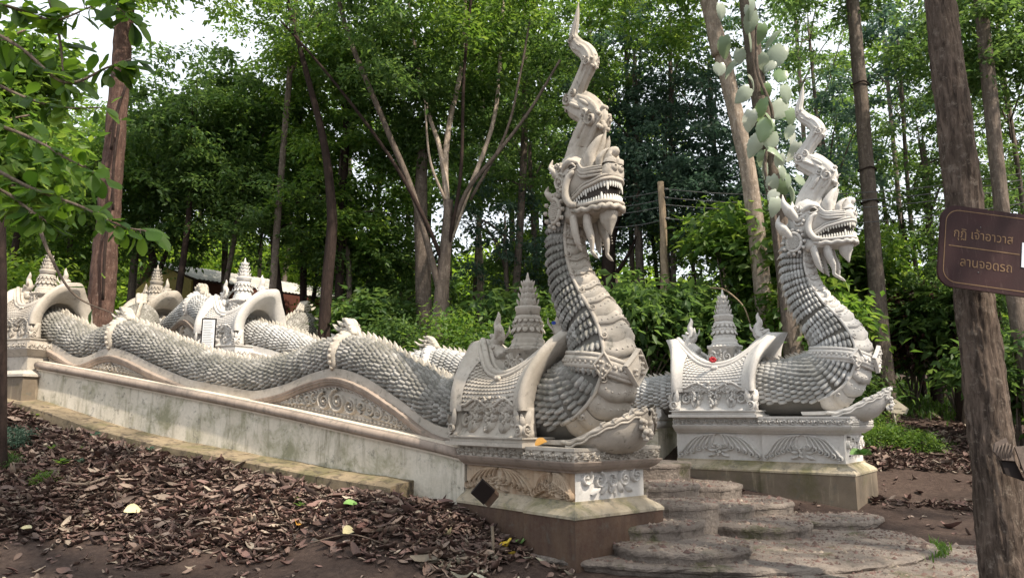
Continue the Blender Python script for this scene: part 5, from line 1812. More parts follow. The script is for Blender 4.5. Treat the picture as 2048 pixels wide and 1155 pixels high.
def crown_geo(seed, nclump, nleaf, Rr, leaf, wl=.46, flat=.5, cl=(.45, .85)):
    g_ = np.random.default_rng(seed)
    d = g_.normal(size=(nclump, 3)); d /= np.linalg.norm(d, axis=1)[:, None]
    u = g_.random(nclump) ** .42
    C_ = d * u[:, None] * np.array(Rr)
    C_[:, 2] += .10 * np.sin(C_[:, 0] * 2)
    cr_ = g_.uniform(*cl, nclump)
    q = g_.normal(size=(nclump, nleaf, 3)) * .5
    q[..., 2] *= flat
    # each clump slopes its own way
    tl_ = g_.normal(size=(nclump, 1, 2)) * .35
    q[..., 2] += (q[..., :2] * tl_).sum(-1) - .35 * (q[..., 0] ** 2 + q[..., 1] ** 2)
    L_ = (C_[:, None, :] + q * cr_[:, None, None]).reshape(-1, 3)
    n_ = len(L_)
    az = g_.uniform(0, 2 * np.pi, n_)
    out = q.reshape(-1, 3); az = np.arctan2(out[:, 1], out[:, 0]) + g_.normal(size=n_) * .9
    el = g_.normal(-.35, .45, n_)
    ax = np.stack([np.cos(az) * np.cos(el), np.sin(az) * np.cos(el), np.sin(el)], 1)
    up = g_.normal(size=(n_, 3)) * .55 + np.array([0, 0, 1.0])
    sd = np.cross(up, ax); sd /= np.linalg.norm(sd, axis=1)[:, None] + 1e-9
    nr = np.cross(ax, sd)
    ls = leaf * 1.18 * g_.uniform(.65, 1.3, n_)[:, None]
    b = L_
    l = L_ + ax * ls * .45 + sd * ls * wl * .5 + nr * ls * .10
    t = L_ + ax * ls - nr * ls * .06
    rr = L_ + ax * ls * .45 - sd * ls * wl * .5 + nr * ls * .10
    V = np.stack([b, l, t, rr], 1).reshape(-1, 3)
    i = np.arange(n_) * 4
    F = np.concatenate([np.stack([i, i + 2, i + 1], 1), np.stack([i, i + 3, i + 2], 1)])
    return V, F, C_
CR = {}
for nm, args in dict(a=(1, 95, 120, (2.9, 2.9, 2.6), .17, .46, .42, (.35, .75)), b=(2, 95, 120, (2.5, 2.5, 3.2), .17, .46, .42, (.35, .75)), c=(3, 90, 110, (3.2, 3.2, 2.2), .16, .46, .42, (.35, .75)), d=(4, 62, 100, (3.0, 3.0, 2.6), .17, .46, .42, (.35, .7)),
                     far=(5, 80, 52, (3.2, 3.2, 2.8), .24, .46, .4, (.4, .8)), far2=(6, 80, 52, (2.9, 2.9, 3.4), .24, .46, .4, (.4, .8)), thin=(16, 46, 44, (3.2, 3.2, 2.9), .23, .46, .4, (.35, .75)), airy=(14, 44, 92, (3.1, 3.1, 2.7), .16, .46, .4, (.32, .68)), broad=(7, 70, 42, (1.5, 1.5, 1.2), .27), bush=(8, 60, 75, (1.1, 1.1, .8), .13)).items():
    V, F, C_ = crown_geo(*args)
    CR[nm] = (np_mesh('crown', V, F), C_)
    CR[nm][0].materials.append(M['leaf_dark'])

def put_crown(root, kind, c, sc, mat, rot=None, nm='crown'):
    o = bpy.data.objects.new(nm, CR[kind][0]); COL.objects.link(o); o.parent = root; ORG[o.name] = ORG[root.name]
    o.location = Vector(c) - ORG[root.name]
    o.rotation_euler = (random.uniform(-.12, .12), random.uniform(-.12, .12), random.uniform(0, 6.28) if rot is None else rot)
    o.scale = (sc, sc, sc * random.uniform(.9, 1.1))
    o.material_slots[0].link = 'OBJECT'; o.material_slots[0].material = mat
    return o

def tree(c, kind, sc, mat, bmat, label, group=None, rad=.16, limbs=6, lean=None, base=None, nm='forest_tree'):
    c = np.asarray(c, float)
    if base is None:
        lean = random.uniform(-.5, .5) if lean is None else lean
        bx, by = c[0] + lean, c[1] + random.uniform(-.4, .4)
    else: bx, by = base
    b = np.array([bx, by, gz1(bx, by)])
    root = thing(nm, label, 'tree', b, group)
    mb = MB()
    mid = b + (c - b) * .5 + np.array([random.uniform(-.15, .15), 0, 0])
    top = c + np.array([0, 0, CR[kind][1][:, 2].max() * sc * .6])
    trunk_mb(mb, [b - ZUP * .4, b + ZUP * .15, mid, c, top], [rad * 1.5, rad * 1.15, rad, rad * .75, rad * .2], 9, .06, random.random())
    C_ = CR[kind][1]
    for k in range(limbs):
        q = c + C_[random.randrange(len(C_))] * sc
        s0 = b + (c - b) * random.uniform(.72, 1.05)
        m_ = (s0 + q) / 2 + ZUP * .25
        tube(mb, cr([s0, m_, q], 5), np.linspace(rad * .42, rad * .08, 11), 5)
    obj('trunk', mb, bmat, root)
    put_crown(root, kind, c, sc, mat)
    return root

# standing trunks picked out one by one: (bottom pixel, top pixel, distance, width px bottom/top, material, label)
def big_trunk(pts, Y, wpx, mat, label, nm='tall_tree', foot=True, seed=1, n=16, rough=.05, ridge=0.0):
    P = [at_y(px, py, Y if np.isscalar(Y) else Y[i]) for i, (px, py) in enumerate(pts)]
    y0 = P[0][1]
    rad = [w / 2 * p[1] ** 2 / math.hypot(p[0], p[1]) / 1500 for w, p in zip(wpx, P)]
    g0 = gz1(P[0][0], P[0][1])
    if foot and P[0][2] > g0:
        d = P[0] - P[1]; t = (P[0][2] - g0 + .2) / max(.05, -d[2])
        P.insert(0, P[0] + d * t); rad.insert(0, rad[0] * 1.25)
    root = thing(nm, label, 'tree', (P[0][0], P[0][1], g0))
    mb = MB(); trunk_mb(mb, P, rad, n, rough, seed, ridge)
    obj('trunk', mb, mat, root)
    return root, P, rad

def branch(root, pts, Y, w0, w1, mat, nm='branch', n=7):
    P = [at_y(px, py, Y if np.isscalar(Y) else Y[i]) for i, (px, py) in enumerate(pts)]
    k = np.linalg.norm(P[0] - CAM) / 1500 / 2
    mb = MB(); trunk_mb(mb, P, [w0 * k, (w0 + w1) / 2 * k, w1 * k], n, .04, w0)
    return obj(nm, mb, mat, root)

# left red-brown trunk between the flights
t1, P1, _ = big_trunk([(198, 640), (213, 480), (228, 300), (243, 120), (255, -60), (262, -260)], 15.6, [60, 52, 46, 42, 38, 34], M['bark_red'], 'thick red-brown trunk rising behind the leftmost hump of the near naga', n=40, rough=.04, ridge=.03)
mb = MB()
for k, (x0, x1, y0, y1) in enumerate(((226, 238, 420, 250), (222, 252, 300, 170), (206, 226, 600, 380))):
    tube(mb, cr([at_y(x0, y0, 15.28), at_y((x0 + x1) / 2 - 5, (y0 + y1) / 2, 15.2), at_y(x1, y1, 15.28)], 6), .03, 5)
obj('climbing_root', mb, M['bark_dark'], t1)
put_crown(t1, 'd', at_y(300, -160, 15.6), .9, M['leaf_mid'])
t2, _, _ = big_trunk([(2, 860), (4, 640), (2, 430), (-6, 200), (-14, -60)], 11.0, [26, 22, 19, 17, 15], M['bark_dark'], 'thin dark trunk cut by the left frame edge')
t3, _, _ = big_trunk([(646, 690), (655, 560), (664, 440), (650, 300), (622, 180), (590, 60), (560, -60)], 18.6, [24, 24, 22, 17, 13, 10, 7], M['bark_dark'], 'dark slender trunk behind the near naga hump, leaning left above')
# centre tree with many stems
t4, P4, _ = big_trunk([(878, 726), (880, 640), (886, 560), (893, 480), (897, 400)], 18.8, [40, 34, 28, 24, 18], M['bark_grey'], 'many-stemmed pale tree fanning out behind the middle of the flights')
for pts, w0, w1, m_ in (([(895, 430), (890, 330), (900, 240), (925, 120), (930, -40)], 22, 12, 'bark_pale'), ([(897, 420), (880, 300), (858, 230), (835, 130), (815, -30)], 16, 9, 'bark_pale'), ([(893, 500), (930, 400), (985, 250), (1000, 120), (1008, -30)], 18, 9, 'bark_pale'),
                        ([(900, 470), (935, 380), (1000, 300), (1060, 220), (1120, 120)], 15, 7, 'bark_grey'), ([(886, 540), (920, 360), (928, 150), (945, -30)], 12, 8, 'bark_dark'), ([(888, 530), (850, 440), (790, 330), (720, 230), (640, 130), (560, 40)], 14, 6, 'bark_dark'),
                        ([(884, 600), (830, 400), (770, 250), (700, 80), (670, -30)], 22, 12, 'bark_grey'), ([(890, 400), (860, 320), (850, 210)], 9, 5, 'bark_pale'), ([(940, 400), (1010, 270), (1040, 150), (1060, 40)], 10, 5, 'bark_grey')):
    branch(t4, pts, [18.8 + .25 * i * (1 if pts[0][0] % 2 else -1) for i in range(len(pts))], w0 * .68, w1 * .7, M[m_])
for px, py, Y_, s_, m_ in ((760, 60, 18, .75, 'leaf_dark'), (950, 40, 20, .8, 'leaf_mid'), (1060, 150, 20.5, .8, 'leaf_dark'), (880, -60, 18.5, 1.0, 'leaf_mid')):
    put_crown(t4, 'd', at_y(px, py, Y_), s_, M[m_])
t5, _, _ = big_trunk([(848, 720), (846, 560), (842, 420), (846, 300)], 20.5, [34, 32, 28, 22], M['bark_grey'], 'grey trunk just left of the many-stemmed tree', n=12)
put_crown(t5, 'a', at_y(830, 190, 20.8), .85, M['leaf_dark'])
t6, P6, _ = big_trunk([(1530, 640), (1515, 480), (1496, 340), (1470, 220), (1440, 100), (1402, -40), (1370, -160)], 16.5, [38, 36, 34, 33, 35, 30, 24], M['bark_pale'], 'pale mottled trunk leaning left and forking, left of the leafy vine')
branch(t6, [(1440, 110), (1425, 40), (1422, -60)], 16.4, 30, 22, M['bark_pale'])
put_crown(t6, 'd', at_y(1330, -120, 16.8), .9, M['leaf_mid'])
t7, P7, _ = big_trunk([(1580, 640), (1562, 460), (1540, 320), (1520, 200), (1500, 60), (1485, -80)], 15.6, [40, 40, 38, 36, 36, 32], M['bark_grey'], 'dark trunk covered by a climbing vine with big pale leaves')
put_crown(t7, 'd', at_y(1500, -200, 15.8), .8, M['leaf_dark'])
t8, _, _ = big_trunk([(1772, 772), (1757, 620), (1742, 430), (1724, 210), (1704, 0), (1690, -160)], 17.4, [38, 36, 33, 31, 28, 26], M['bark_pale'] if False else M['bark_grey'], 'straight slim trunk behind the right prow with faint bark rings')
mb = MB()
for py in (340, 405, 170):
    c = at_y(1704 + (py) * .088, py, 17.4)
    tube(mb, [c + np.array([.20 * math.cos(a), .20 * math.sin(a), .02 * math.sin(3 * a)]) for a in np.linspace(0, 6.283, 17)], .02, 6)
obj('bark_ring', mb, M['bark_dark'], t8)
put_crown(t8, 'a', at_y(1690, -170, 17.6), .9, M['leaf_dark'])
t9, P9, _ = big_trunk([(2016, 1190), (1985, 900), (1952, 620), (1930, 420), (1906, 220), (1880, 0), (1862, -200)], 6.5, [104, 92, 84, 80, 76, 68, 62], M['bark_brown'], 'thick rough brown trunk on the right carrying the brown sign', n=96, rough=.03, ridge=.05)
# striped weathered board fixed to that trunk
c = at_y(2026, 903, 6.18)
root = thing('weathered_board', 'weathered striped board end fixed low on the big right trunk', 'board', c - ZUP * .2)
mb = MB()
pts = [(1990, 884), (2012, 874), (2024, 900), (2030, 921), (2004, 919), (1988, 902)]
f = [at_y(a, b, 6.12) for a, b in pts]; loft(mb, [f, [p + np.array([.02, .05, -.01]) for p in f]])
obj('front_panel', mb, M['striped'], root, False)
mb = MB()
for k in range(5):
    x = 1993 + k * 7
    tube(mb, [at_y(x, 917 - abs(k - 2) * 1.5, 6.11), at_y(x + 3, 900, 6.108), at_y(x + 7, 884 + abs(k - 2) * 3, 6.11)], .005, 5)
obj('ridge', mb, M['striped'], root)
mb = MB()
pts = [(2002, 920), (2030, 921), (2050, 962), (2030, 955), (2012, 948)]
f = [at_y(a, b, 6.15) for a, b in pts]; loft(mb, [f, [p + np.array([.03, .08, 0]) for p in f]])
obj('underside', mb, M['black'], root, False)
mb = MB()
pts = [(2030, 893), (2070, 890), (2090, 960), (2056, 964)]
f = [at_y(a, b, 6.10) for a, b in pts]; loft(mb, [f, [p + np.array([.01, .03, 0]) for p in f]])
obj('side_panel', mb, M['striped'], root, False)
t10, _, _ = big_trunk([(2058, 770), (2036, 640), (2018, 520), (2000, 380), (1975, 150), (1955, -60)], 14.5, [40, 38, 36, 34, 34, 30], M['bark_grey'], 'grey trunk behind the sign at the right edge', n=12)
put_crown(t10, 'a', at_y(1990, 40, 15), .7, M['leaf_dark'])
t11, _, _ = big_trunk([(1220, 640), (1217, 540), (1222, 470), (1240, 400)], 21, [30, 28, 24, 18], M['bark_dark'], 'dark trunk in the shade right behind the near naga neck', n=12)
branch(t11, [(1222, 560), (1250, 520), (1275, 470)], 21, 10, 5, M['bark_dark'])
put_crown(t11, 'a', at_y(1260, 330, 21.5), .8, M['leaf_blue'])
t12, _, _ = big_trunk([(1480, 690), (1478, 600), (1470, 480)], 19.5, [40, 38, 34], M['bark_dark'], 'broad dark trunk behind the white shrine spire', n=12)
put_crown(t12, 'a', at_y(1440, 360, 19.5), .8, M['leaf_blue'])
t13, _, _ = big_trunk([(962, 660), (962, 560), (958, 470)], 26, [16, 14, 12], M['bark_pale'], 'thin sunlit pale trunk deep in the wood, left of the near shrine spire', n=10)
put_crown(t13, 'far', at_y(985, 330, 26), .8, M['leaf_dark'])
t14, _, _ = big_trunk([(318, 600), (310, 540), (298, 480), (290, 420)], 22, [18, 17, 16, 12], M['bark_dark'], 'crooked dark trunk left of the shed', n=10)
branch(t14, [(312, 560), (335, 500), (350, 470)], 22, 10, 5, M['bark_dark'])
put_crown(t14, 'a', at_y(330, 360, 22), .9, M['leaf_dark'])
t15, _, _ = big_trunk([(448, 600), (450, 500), (452, 380)], 24, [14, 13, 11], M['bark_brown'], 'thin brown trunk in front of the shed roof', n=10)
put_crown(t15, 'a', at_y(450, 280, 24), .95, M['leaf_dark'])

LANDM = ((60, 'at the left edge'), (230, 'behind the red-brown trunk'), (420, 'above the shed roof'), (640, 'behind the slender dark trunk'), (780, 'left of the many-stemmed tree'), (890, 'behind the many-stemmed tree'), (1040, 'above the near shrine spire'), (1170, 'behind the near naga crest'), (1330, 'behind the wooden pole'), (1450, 'behind the pale forked trunk'), (1540, 'behind the big-leaved vine'), (1650, 'behind the right naga crest'), (1750, 'behind the slim straight trunk'), (1860, 'left of the brown sign'), (1990, 'behind the brown sign trunk'))
def tree_label(px, py, deep, mat):
    col = {id(M['leaf_dark']): 'dark green', id(M['leaf_mid']): 'mid green', id(M['leaf_light']): 'light green', id(M['leaf_blue']): 'bluish green'}[id(mat)]
    where = min(LANDM, key=lambda t: abs(t[0] - px))[1]
    hgt = 'high' if py < 130 else 'fairly high' if py < 260 else 'middle-height' if py < 390 else 'low' if py < 500 else 'very low'
    return f'{col} tree {"deep in the wood" if deep else "at the wood edge"}, {hgt} crown {where}'
# middle distance crowns
DK, MD, LT, BL = M['leaf_dark'], M['leaf_mid'], M['leaf_light'], M['leaf_blue']
GRP = 'forest trees behind the nagas'
for k_, (px, py, Y_, kd, sc_k, mt) in enumerate((
        (390, 230, 21, 'a', .85, DK), (300, 330, 23, 'c', .8, MD), (500, 290, 22, 'b', .8, DK), (600, 200, 22, 'a', .8, MD), (545, 420, 21, 'c', .75, DK), (680, 380, 21, 'b', .85, DK), (740, 500, 22, 'a', .7, DK),
        (590, 30, 20, 'd', .7, DK), (700, 110, 21, 'a', .75, MD), (1010, 480, 22, 'a', .7, BL), (1060, 330, 23, 'b', .8, DK), (760, 330, 24, 'd', .8, MD), (1050, -10, 22, 'a', .8, MD), (1180, 90, 22, 'a', .8, MD),
        (1270, 160, 21, 'b', .8, BL), (1250, 20, 22, 'a', .8, MD), (1340, 80, 21, 'c', .8, DK), (1330, 260, 21, 'a', .75, BL), (1420, 170, 22, 'd', .9, BL), (1380, 460, 22, 'd', .8, DK), (1300, 420, 23, 'd', .8, BL),
        (1620, 90, 24, 'd', .9, DK), (1650, 330, 23, 'd', .85, BL), (1800, 130, 21, 'd', .75, BL), (1850, 330, 20, 'd', .7, DK), (1810, 480, 20, 'a', .6, DK), (1960, 400, 18, 'a', .65, DK), (2000, 100, 18, 'a', .8, DK), (1880, 60, 22, 'd', .9, BL),
        (2060, 250, 19, 'a', .8, DK), (1950, 560, 17, 'c', .45, DK), (60, 330, 20, 'c', .8, MD), (140, 440, 23, 'a', .8, MD), (40, 500, 24, 'a', .7, LT), (1650, 500, 24, 'd', .7, MD), (1100, 560, 24, 'c', .7, DK), (640, 500, 26, 'c', .5, LT), (800, 620, 24, 'c', .5, DK))):
    c = at_y(px, py, Y_)
    if px < 760 and mt is DK and k_ % 2: mt = MD
    if (px > 1150 and py < 500) or 780 < px < 1100: kd = 'airy'
    tree(c, kd, sc_k, mt, random.choice((M['bark_grey'], M['bark_dark'], M['bark_grey'])), tree_label(px, py, False, mt), GRP, rad=random.uniform(.06, .12))
# deeper layer
rr = random.Random(21)
for iy, py in enumerate((60, 190, 320, 450, 560)):
    for px in range(-120, 2200, 175):
        x = px + rr.uniform(-60, 60) + (80 if iy % 2 else 0); y = py + rr.uniform(-45, 45)
        if x < 520 and y < 205: continue                       # open sky at the upper left
        if x > 1240 and y < 560 and rr.random() < .30: continue
        if rr.random() < .22: continue
        Y_ = rr.uniform(28, 38)
        if 330 < x < 720 and y > 400: Y_ += 9
        mt = rr.choice((DK, MD, MD, LT)) if x < 1500 else rr.choice((DK, BL, DK, MD))
        if x < 700 and y > 380: mt = rr.choice((LT, LT, MD))
        random.seed(int(x * 7 + y)); c = at_y(x, y, Y_)
        tree(c, 'thin' if (x > 1200 and y < 600) or (700 < x < 1000 and 150 < y < 500) else rr.choice(('far', 'far2')), rr.uniform(.85, 1.15), mt, M['bark_grey'] if rr.random() < .6 else M['bark_dark'], tree_label(x, y, True, mt), GRP, rad=rr.uniform(.07, .14), limbs=3)
# trees on the near, sunny side of the clearing (out of the frame, they break up the sun)
random.seed(31)
for k, (x, y, z, sc_k) in enumerate(((6.5, 2.5, 10.5, .9), (9.8, 4.2, 11.5, 1.0), (0.0, 4.5, 13.0, .9), (-3.2, 6.2, 14.0, .8), (3.0, 1.0, 12.0, .8), (15, 3, 12, 1.0))):
    tree((x, y, z), 'airy', sc_k, (DK, MD)[k % 2], M['bark_grey'], 'airy tree overhanging the near side of the clearing', 'trees on the near side of the clearing', rad=.15, base=(x + (3.5 if x > -2 else -4), y - 3.5))
# far wood closing the view
V_, F_, n0 = [], [], 0
g_ = np.random.default_rng(9)
for k in range(70):
    x = g_.uniform(-48, 52); y = g_.uniform(48, 66); 
    z = gz1(x, y)
    v = np.array(CR['far'][0].vertices[0].co)
    s_ = g_.uniform(1.2, 2.0)
    Vb = FARV if k else None
    if k == 0:
        FARV, FARF, _ = crown_geo(15, 120, 45, (3, 3, 2.8), .42)
        Vb = FARV
    a = g_.uniform(0, 6.28); ca, sa = math.cos(a), math.sin(a)
    V_.append(np.c_[Vb[:, 0] * ca - Vb[:, 1] * sa, Vb[:, 0] * sa + Vb[:, 1] * ca, Vb[:, 2]] * s_ + np.array([x, y, z + g_.uniform(.8, 3.6)])); F_.append(FARF + n0); n0 += len(Vb)
o = link('far_wood', np_mesh('far_wood', np.vstack(V_), np.vstack(F_)), M['leaf_light']); o['kind'] = 'stuff'

# ------------------------------------------------------------------ climbing vine with big leaves
def heart_leaf(seed, droop=.34, bend=0.0):
    r_ = random.Random(seed); V, F = [], []
    n = 15
    for i in range(n):
        t = i / (n - 1)
        w = .43 * (math.sin(math.pi * (t * .86 + .14)) ** .75) * (1 + .07 * math.sin(i * 2.6)) if i < n - 1 else .01
        for sgn in (-1, -.5, 0, .5, 1):
            z = -droop * (t ** 2) + .16 * abs(sgn) + .012 * (i % 2) * abs(sgn) ** .5 - .22 * sgn * sgn + bend * sgn * w
            V.append((t - (.16 * abs(sgn) * (1 - t) ** 3), sgn * w, z))
    return np.array(V), grid_faces(n, 5, False)
hmes = []
for dr, be in ((.34, 0), (.75, .5), (.15, -.5), (.55, -.2), (.9, .2)):
    hv, hf = heart_leaf(1, dr, be)
    hme = mesh_from('leaf', hv, hf); hme.materials.append(M['leaf_vine']); hmes.append(hme)
root = thing('climbing_vine', 'climbing vine with large pale glossy leaves winding up the dark trunk', 'vine', (P7[0][0], P7[0][1], gz1(P7[0][0], P7[0][1])))
mb = MB(); tube(mb, cr([at_y(px, py, 15.25) for px, py in ((1560, 520), (1545, 400), (1530, 330), (1545, 230), (1515, 140), (1512, 40), (1495, -40))], 8), .035, 6)
obj('stem', mb, M['bark_grey'], root)
def view_leaf(root, me, px, py, Y, size, ang, seed, nm='leaf', face=.75):
    """leaf hanging from its stalk; ang = direction of its tip in the picture plane, degrees from straight down"""
    r_ = random.Random(seed)
    c = at_y(px, py, Y)
    x = unit(np.array([math.sin(R(ang)), r_.uniform(-.35, .25), -math.cos(R(ang))]))
    n_ = unit(np.array([r_.uniform(-.4, .4), -face, 1 - face + r_.uniform(-.1, .5)]))
    n_ = unit(n_ - x * np.dot(n_, x)); y = np.cross(n_, x)
    return inst(nm, me, frame(c - x * size * .45, x * size, y * size, n_ * size), root)
for i, (px, py, s_, a) in enumerate(((1505, 42, .42, 20), (1546, 66, .38, -60), (1503, 85, .42, 10), (1553, 105, .46, -25), (1447, 85, .36, -30), (1445, 20, .3, -10), (1462, 125, .40, -60), (1438, 137, .30, -20), (1490, 185, .42, -30), (1537, 178, .36, 10),
        (1575, 185, .40, 15), (1520, 212, .46, -15), (1558, 218, .40, -10), (1528, 252, .42, -20), (1514, 282, .36, -10), (1577, 262, .32, -40), (1553, 298, .36, 60), (1532, 340, .38, -20), (1568, 342, .28, 20), (1596, 300, .40, 20), (1567, 377, .36, 5), (1556, 408, .36, -10), (1603, 360, .34, 40), (1590, 385, .36, 20), (1512, 5, .36, 30), (1540, 130, .34, -30), (1588, 230, .3, 20), (1545, 390, .28, -40), (1500, 20, .34, 10), (1530, 60, .3, 30), (1480, 110, .3, -15), (1525, 120, .34, 5), (1560, 150, .3, -30), (1508, 160, .32, 20), (1500, 235, .34, -5), (1545, 240, .32, 25), (1590, 270, .3, 10), (1540, 280, .34, -10), (1560, 320, .32, 15), (1525, 310, .3, -25), (1580, 360, .3, 0), (1545, 365, .3, -15), (1600, 330, .3, 30))):
    o = view_leaf(root, hmes[i % 5], px, py, 15.1 + .25 * math.sin(i * 2.3), s_ * random.uniform(.8, 1.12), a + random.uniform(-25, 25), i, face=random.uniform(.3, .8))

# ------------------------------------------------------------------ overhanging branch, close to the camera at the upper left
def obov_leaf(curl=.10, fold=.05):
    V = []; n = 7
    for i in range(n):
        t = i / (n - 1)
        w = .31 * math.sin(math.pi * min(1, t ** 1.5 * .94 + .02)) ** .75
        for sgn in (-1, -.5, 0, .5, 1):
            V.append((t, sgn * w, -curl * t * t + (fold + .01) * abs(sgn) - .05 * sgn * sgn + (.012 if (i % 2 and abs(sgn) == 1) else 0)))
    return np.array(V), grid_faces(n, 5, False)
ov, of = obov_leaf()
omes = []
for cu, fo in ((.10, .05), (.35, .12), (-.12, .10), (.55, .03)):
    me = mesh_from('leaf', *obov_leaf(cu, fo)); me.materials.append(M['leaf_near']); omes.append(me)
YB = 4.6
for bi, (lab, grp_, lines) in enumerate((
        ('leafy branch with big bright green leaves reaching in at the upper left', None, ([(-60, 40), (40, 95), (130, 165), (215, 135), (262, 118)], [(-60, 140), (50, 195), (130, 215), (200, 215)], [(90, -30), (118, 70), (128, 170)], [(-60, -10), (40, 20), (110, 40), (190, 10)], [(225, -40), (240, 10), (262, 40)])),
        ('lower leafy branch hanging across the red-brown trunk at left', None, ([(-60, 230), (60, 275), (140, 320), (205, 352)], [(-60, 310), (60, 375), (160, 412), (235, 450), (295, 462)], [(-60, 350), (20, 390), (60, 420), (90, 440)], [(70, 430), (100, 510), (150, 590), (235, 630)])))):
    p0 = at_y(-60, 200, YB); root = thing('overhanging_branch', lab, 'branch', p0)
    r_ = random.Random(bi + 3)
    jobs = []
    for ln in lines:
        st = MB()
        yo = r_.uniform(-.5, .6)
        P_ = cr([at_y(px, py, YB + yo) for px, py in ln], 8)
        tube(st, P_, np.linspace(.014, .004, len(P_)), 6)
        k = len(P_)
        thin = ln[-1] == (235, 630)
        step = 1 if not thin else 6
        for i in range(2, k, step):
            for _ in range(2 if not thin else 1):
                if r_.random() < (.12 if not thin else .2): continue
                p = P_[i]; fx = i / k
                d = unit(np.array([r_.gauss(.25, .8), r_.gauss(-.2, .5), r_.gauss(-.35, .5)]))
                if i == k - 1: d = unit(P_[-1] - P_[-3] + np.array([0, 0, -.02]))
                nn_ = unit(np.array([r_.gauss(0, .35), -.55 + r_.gauss(0, .3), 1.0]))
                nn_ = unit(nn_ - d * np.dot(nn_, d)); y = np.cross(nn_, d)
                s_ = r_.uniform(.075, .165)
                q = p + d * .025
                tube(st, [p, q], .0028, 4)
                jobs.append((q, d * s_, y * s_, nn_ * s_))
        obj('stem', st, M['twig'], root)
    for q, x, y, z in jobs: inst('leaf', r_.choice(omes), frame(q, x, y, z), root)

root = thing('overhanging_branch', 'dense leafy branch filling the left frame edge behind the bright leaves', 'branch', at_y(-120, 300, 6.2))
for ln in ([(-160, 260), (-40, 250), (60, 230)], [(-160, 330), (-40, 360), (70, 380)], [(-150, 120), (-40, 100), (50, 60)]):
    mb = MB(); P_ = cr([at_y(a, b, 6.2) for a, b in ln], 6); tube(mb, P_, np.linspace(.03, .008, len(P_)), 6); obj('stem', mb, M['twig'], root)
for px, py, Y_, s_, m_ in ((10, 130, 6.6, .30, 'leaf_mid'), (0, 300, 6.4, .30, 'leaf_mid'), (20, 215, 6.9, .26, 'leaf_light')):
    put_crown(root, 'broad', at_y(px, py, Y_), s_ * 1.25, M[m_], nm='foliage')

# ------------------------------------------------------------------ undergrowth
def bush(c, kind, sc, mat, label, group=None, nm='shrub'):
    c = np.asarray(c, float)
    g0 = gz1(c[0], c[1]); b = np.array([c[0], c[1], g0])
    root = thing(nm, label, 'shrub', b, group)
    mb = MB(); C_ = CR[kind][1]
    for k in range(9):
        q = c + C_[random.randrange(len(C_))] * sc * .9
        tube(mb, cr([b + np.array([random.uniform(-.1, .1), random.uniform(-.1, .1), -.1]), (b + q) / 2 + np.array([random.uniform(-.1, .1), 0, .1]), q], 4), np.linspace(.03, .008, 9), 5)
    obj('stem', mb, M['bark_grey'], root)
    put_crown(root, kind, c, sc, mat)
    return root
for px, py, Y_, kd, sc_k, mt, lab in (
        (1300, 640, 16.8, 'broad', .85, DK, 'large bush left of the wooden pole, behind the near naga'), (1375, 640, 17.0, 'broad', .8, DK, 'bush between the wooden pole and the white shrine spire'), (1480, 470, 17.4, 'broad', .85, MD, 'broad-leaved sapling crown below the pale forked trunk'),
        (1560, 480, 18.0, 'broad', .8, MD, 'broad-leaved sapling crown just left of the right naga head'), (1620, 640, 16.5, 'broad', .75, MD, 'bush between the right naga shrine and its neck'), (1540, 590, 17.5, 'broad', .7, MD, 'tall bush above the right end of the white shrine'),
        (1735, 520, 18.5, 'broad', .7, MD, 'bush under the right naga jaw'), (1812, 650, 19.0, 'bush', 1.1, M['leaf_red'], 'red-brown leaved shrub beside the slim straight trunk'), (1905, 650, 18.0, 'broad', .9, DK, 'dark bush left of the big right trunk'),
        (930, 700, 17.2, 'bush', .9, MD, 'low fern-like bush behind the near shrine'), (790, 700, 18.5, 'bush', .8, DK, 'low dark bush behind the dip of the near naga'), (625, 665, 22, 'bush', .9, LT, 'sunny yellow-green bush right of the upright naga hump'),
        (730, 640, 20, 'broad', .8, DK, 'dark bush right of the slender dark trunk'), (1130, 690, 17.5, 'bush', .9, MD, 'bush seen just left of the near naga neck'), (1030, 640, 19, 'broad', .8, DK, 'dark bush behind the near shrine spire'),
        (1730, 862, 14.2, 'bush', .40, MD, 'small leafy plant under the right prow'), (1800, 880, 14.6, 'bush', .34, MD, 'low ground plant in front of the arrow board'), (1755, 880, 13.4, 'bush', .30, MD, 'low green plant at the corner of the right pedestal'), (1845, 890, 15.2, 'bush', .30, MD, 'low ground plant right of the arrow board'),
        (40, 880, 11.8, 'bush', .24, BL, 'bluish low plant at the foot of the left edge trunk'), (20, 920, 11.2, 'bush', .15, DK, 'small dark plant below the bluish low plant'), (95, 955, 10.4, 'bush', .14, MD, 'yellow-green tuft in the litter at left'), (20, 590, 19, 'bush', 1.2, LT, 'sunny bush at the left frame edge behind the upper balustrade'),
        (2020, 740, 15, 'broad', .7, DK, 'dark bush right of the big trunk at the frame edge'), (1680, 760, 17.5, 'bush', .8, DK, 'dark bush behind the right naga breast')):
    bush(ground_pt(px, py + 12) + ZUP * .35 * sc_k if sc_k < .5 else at_y(px, py, Y_), kd, sc_k, mt, lab)
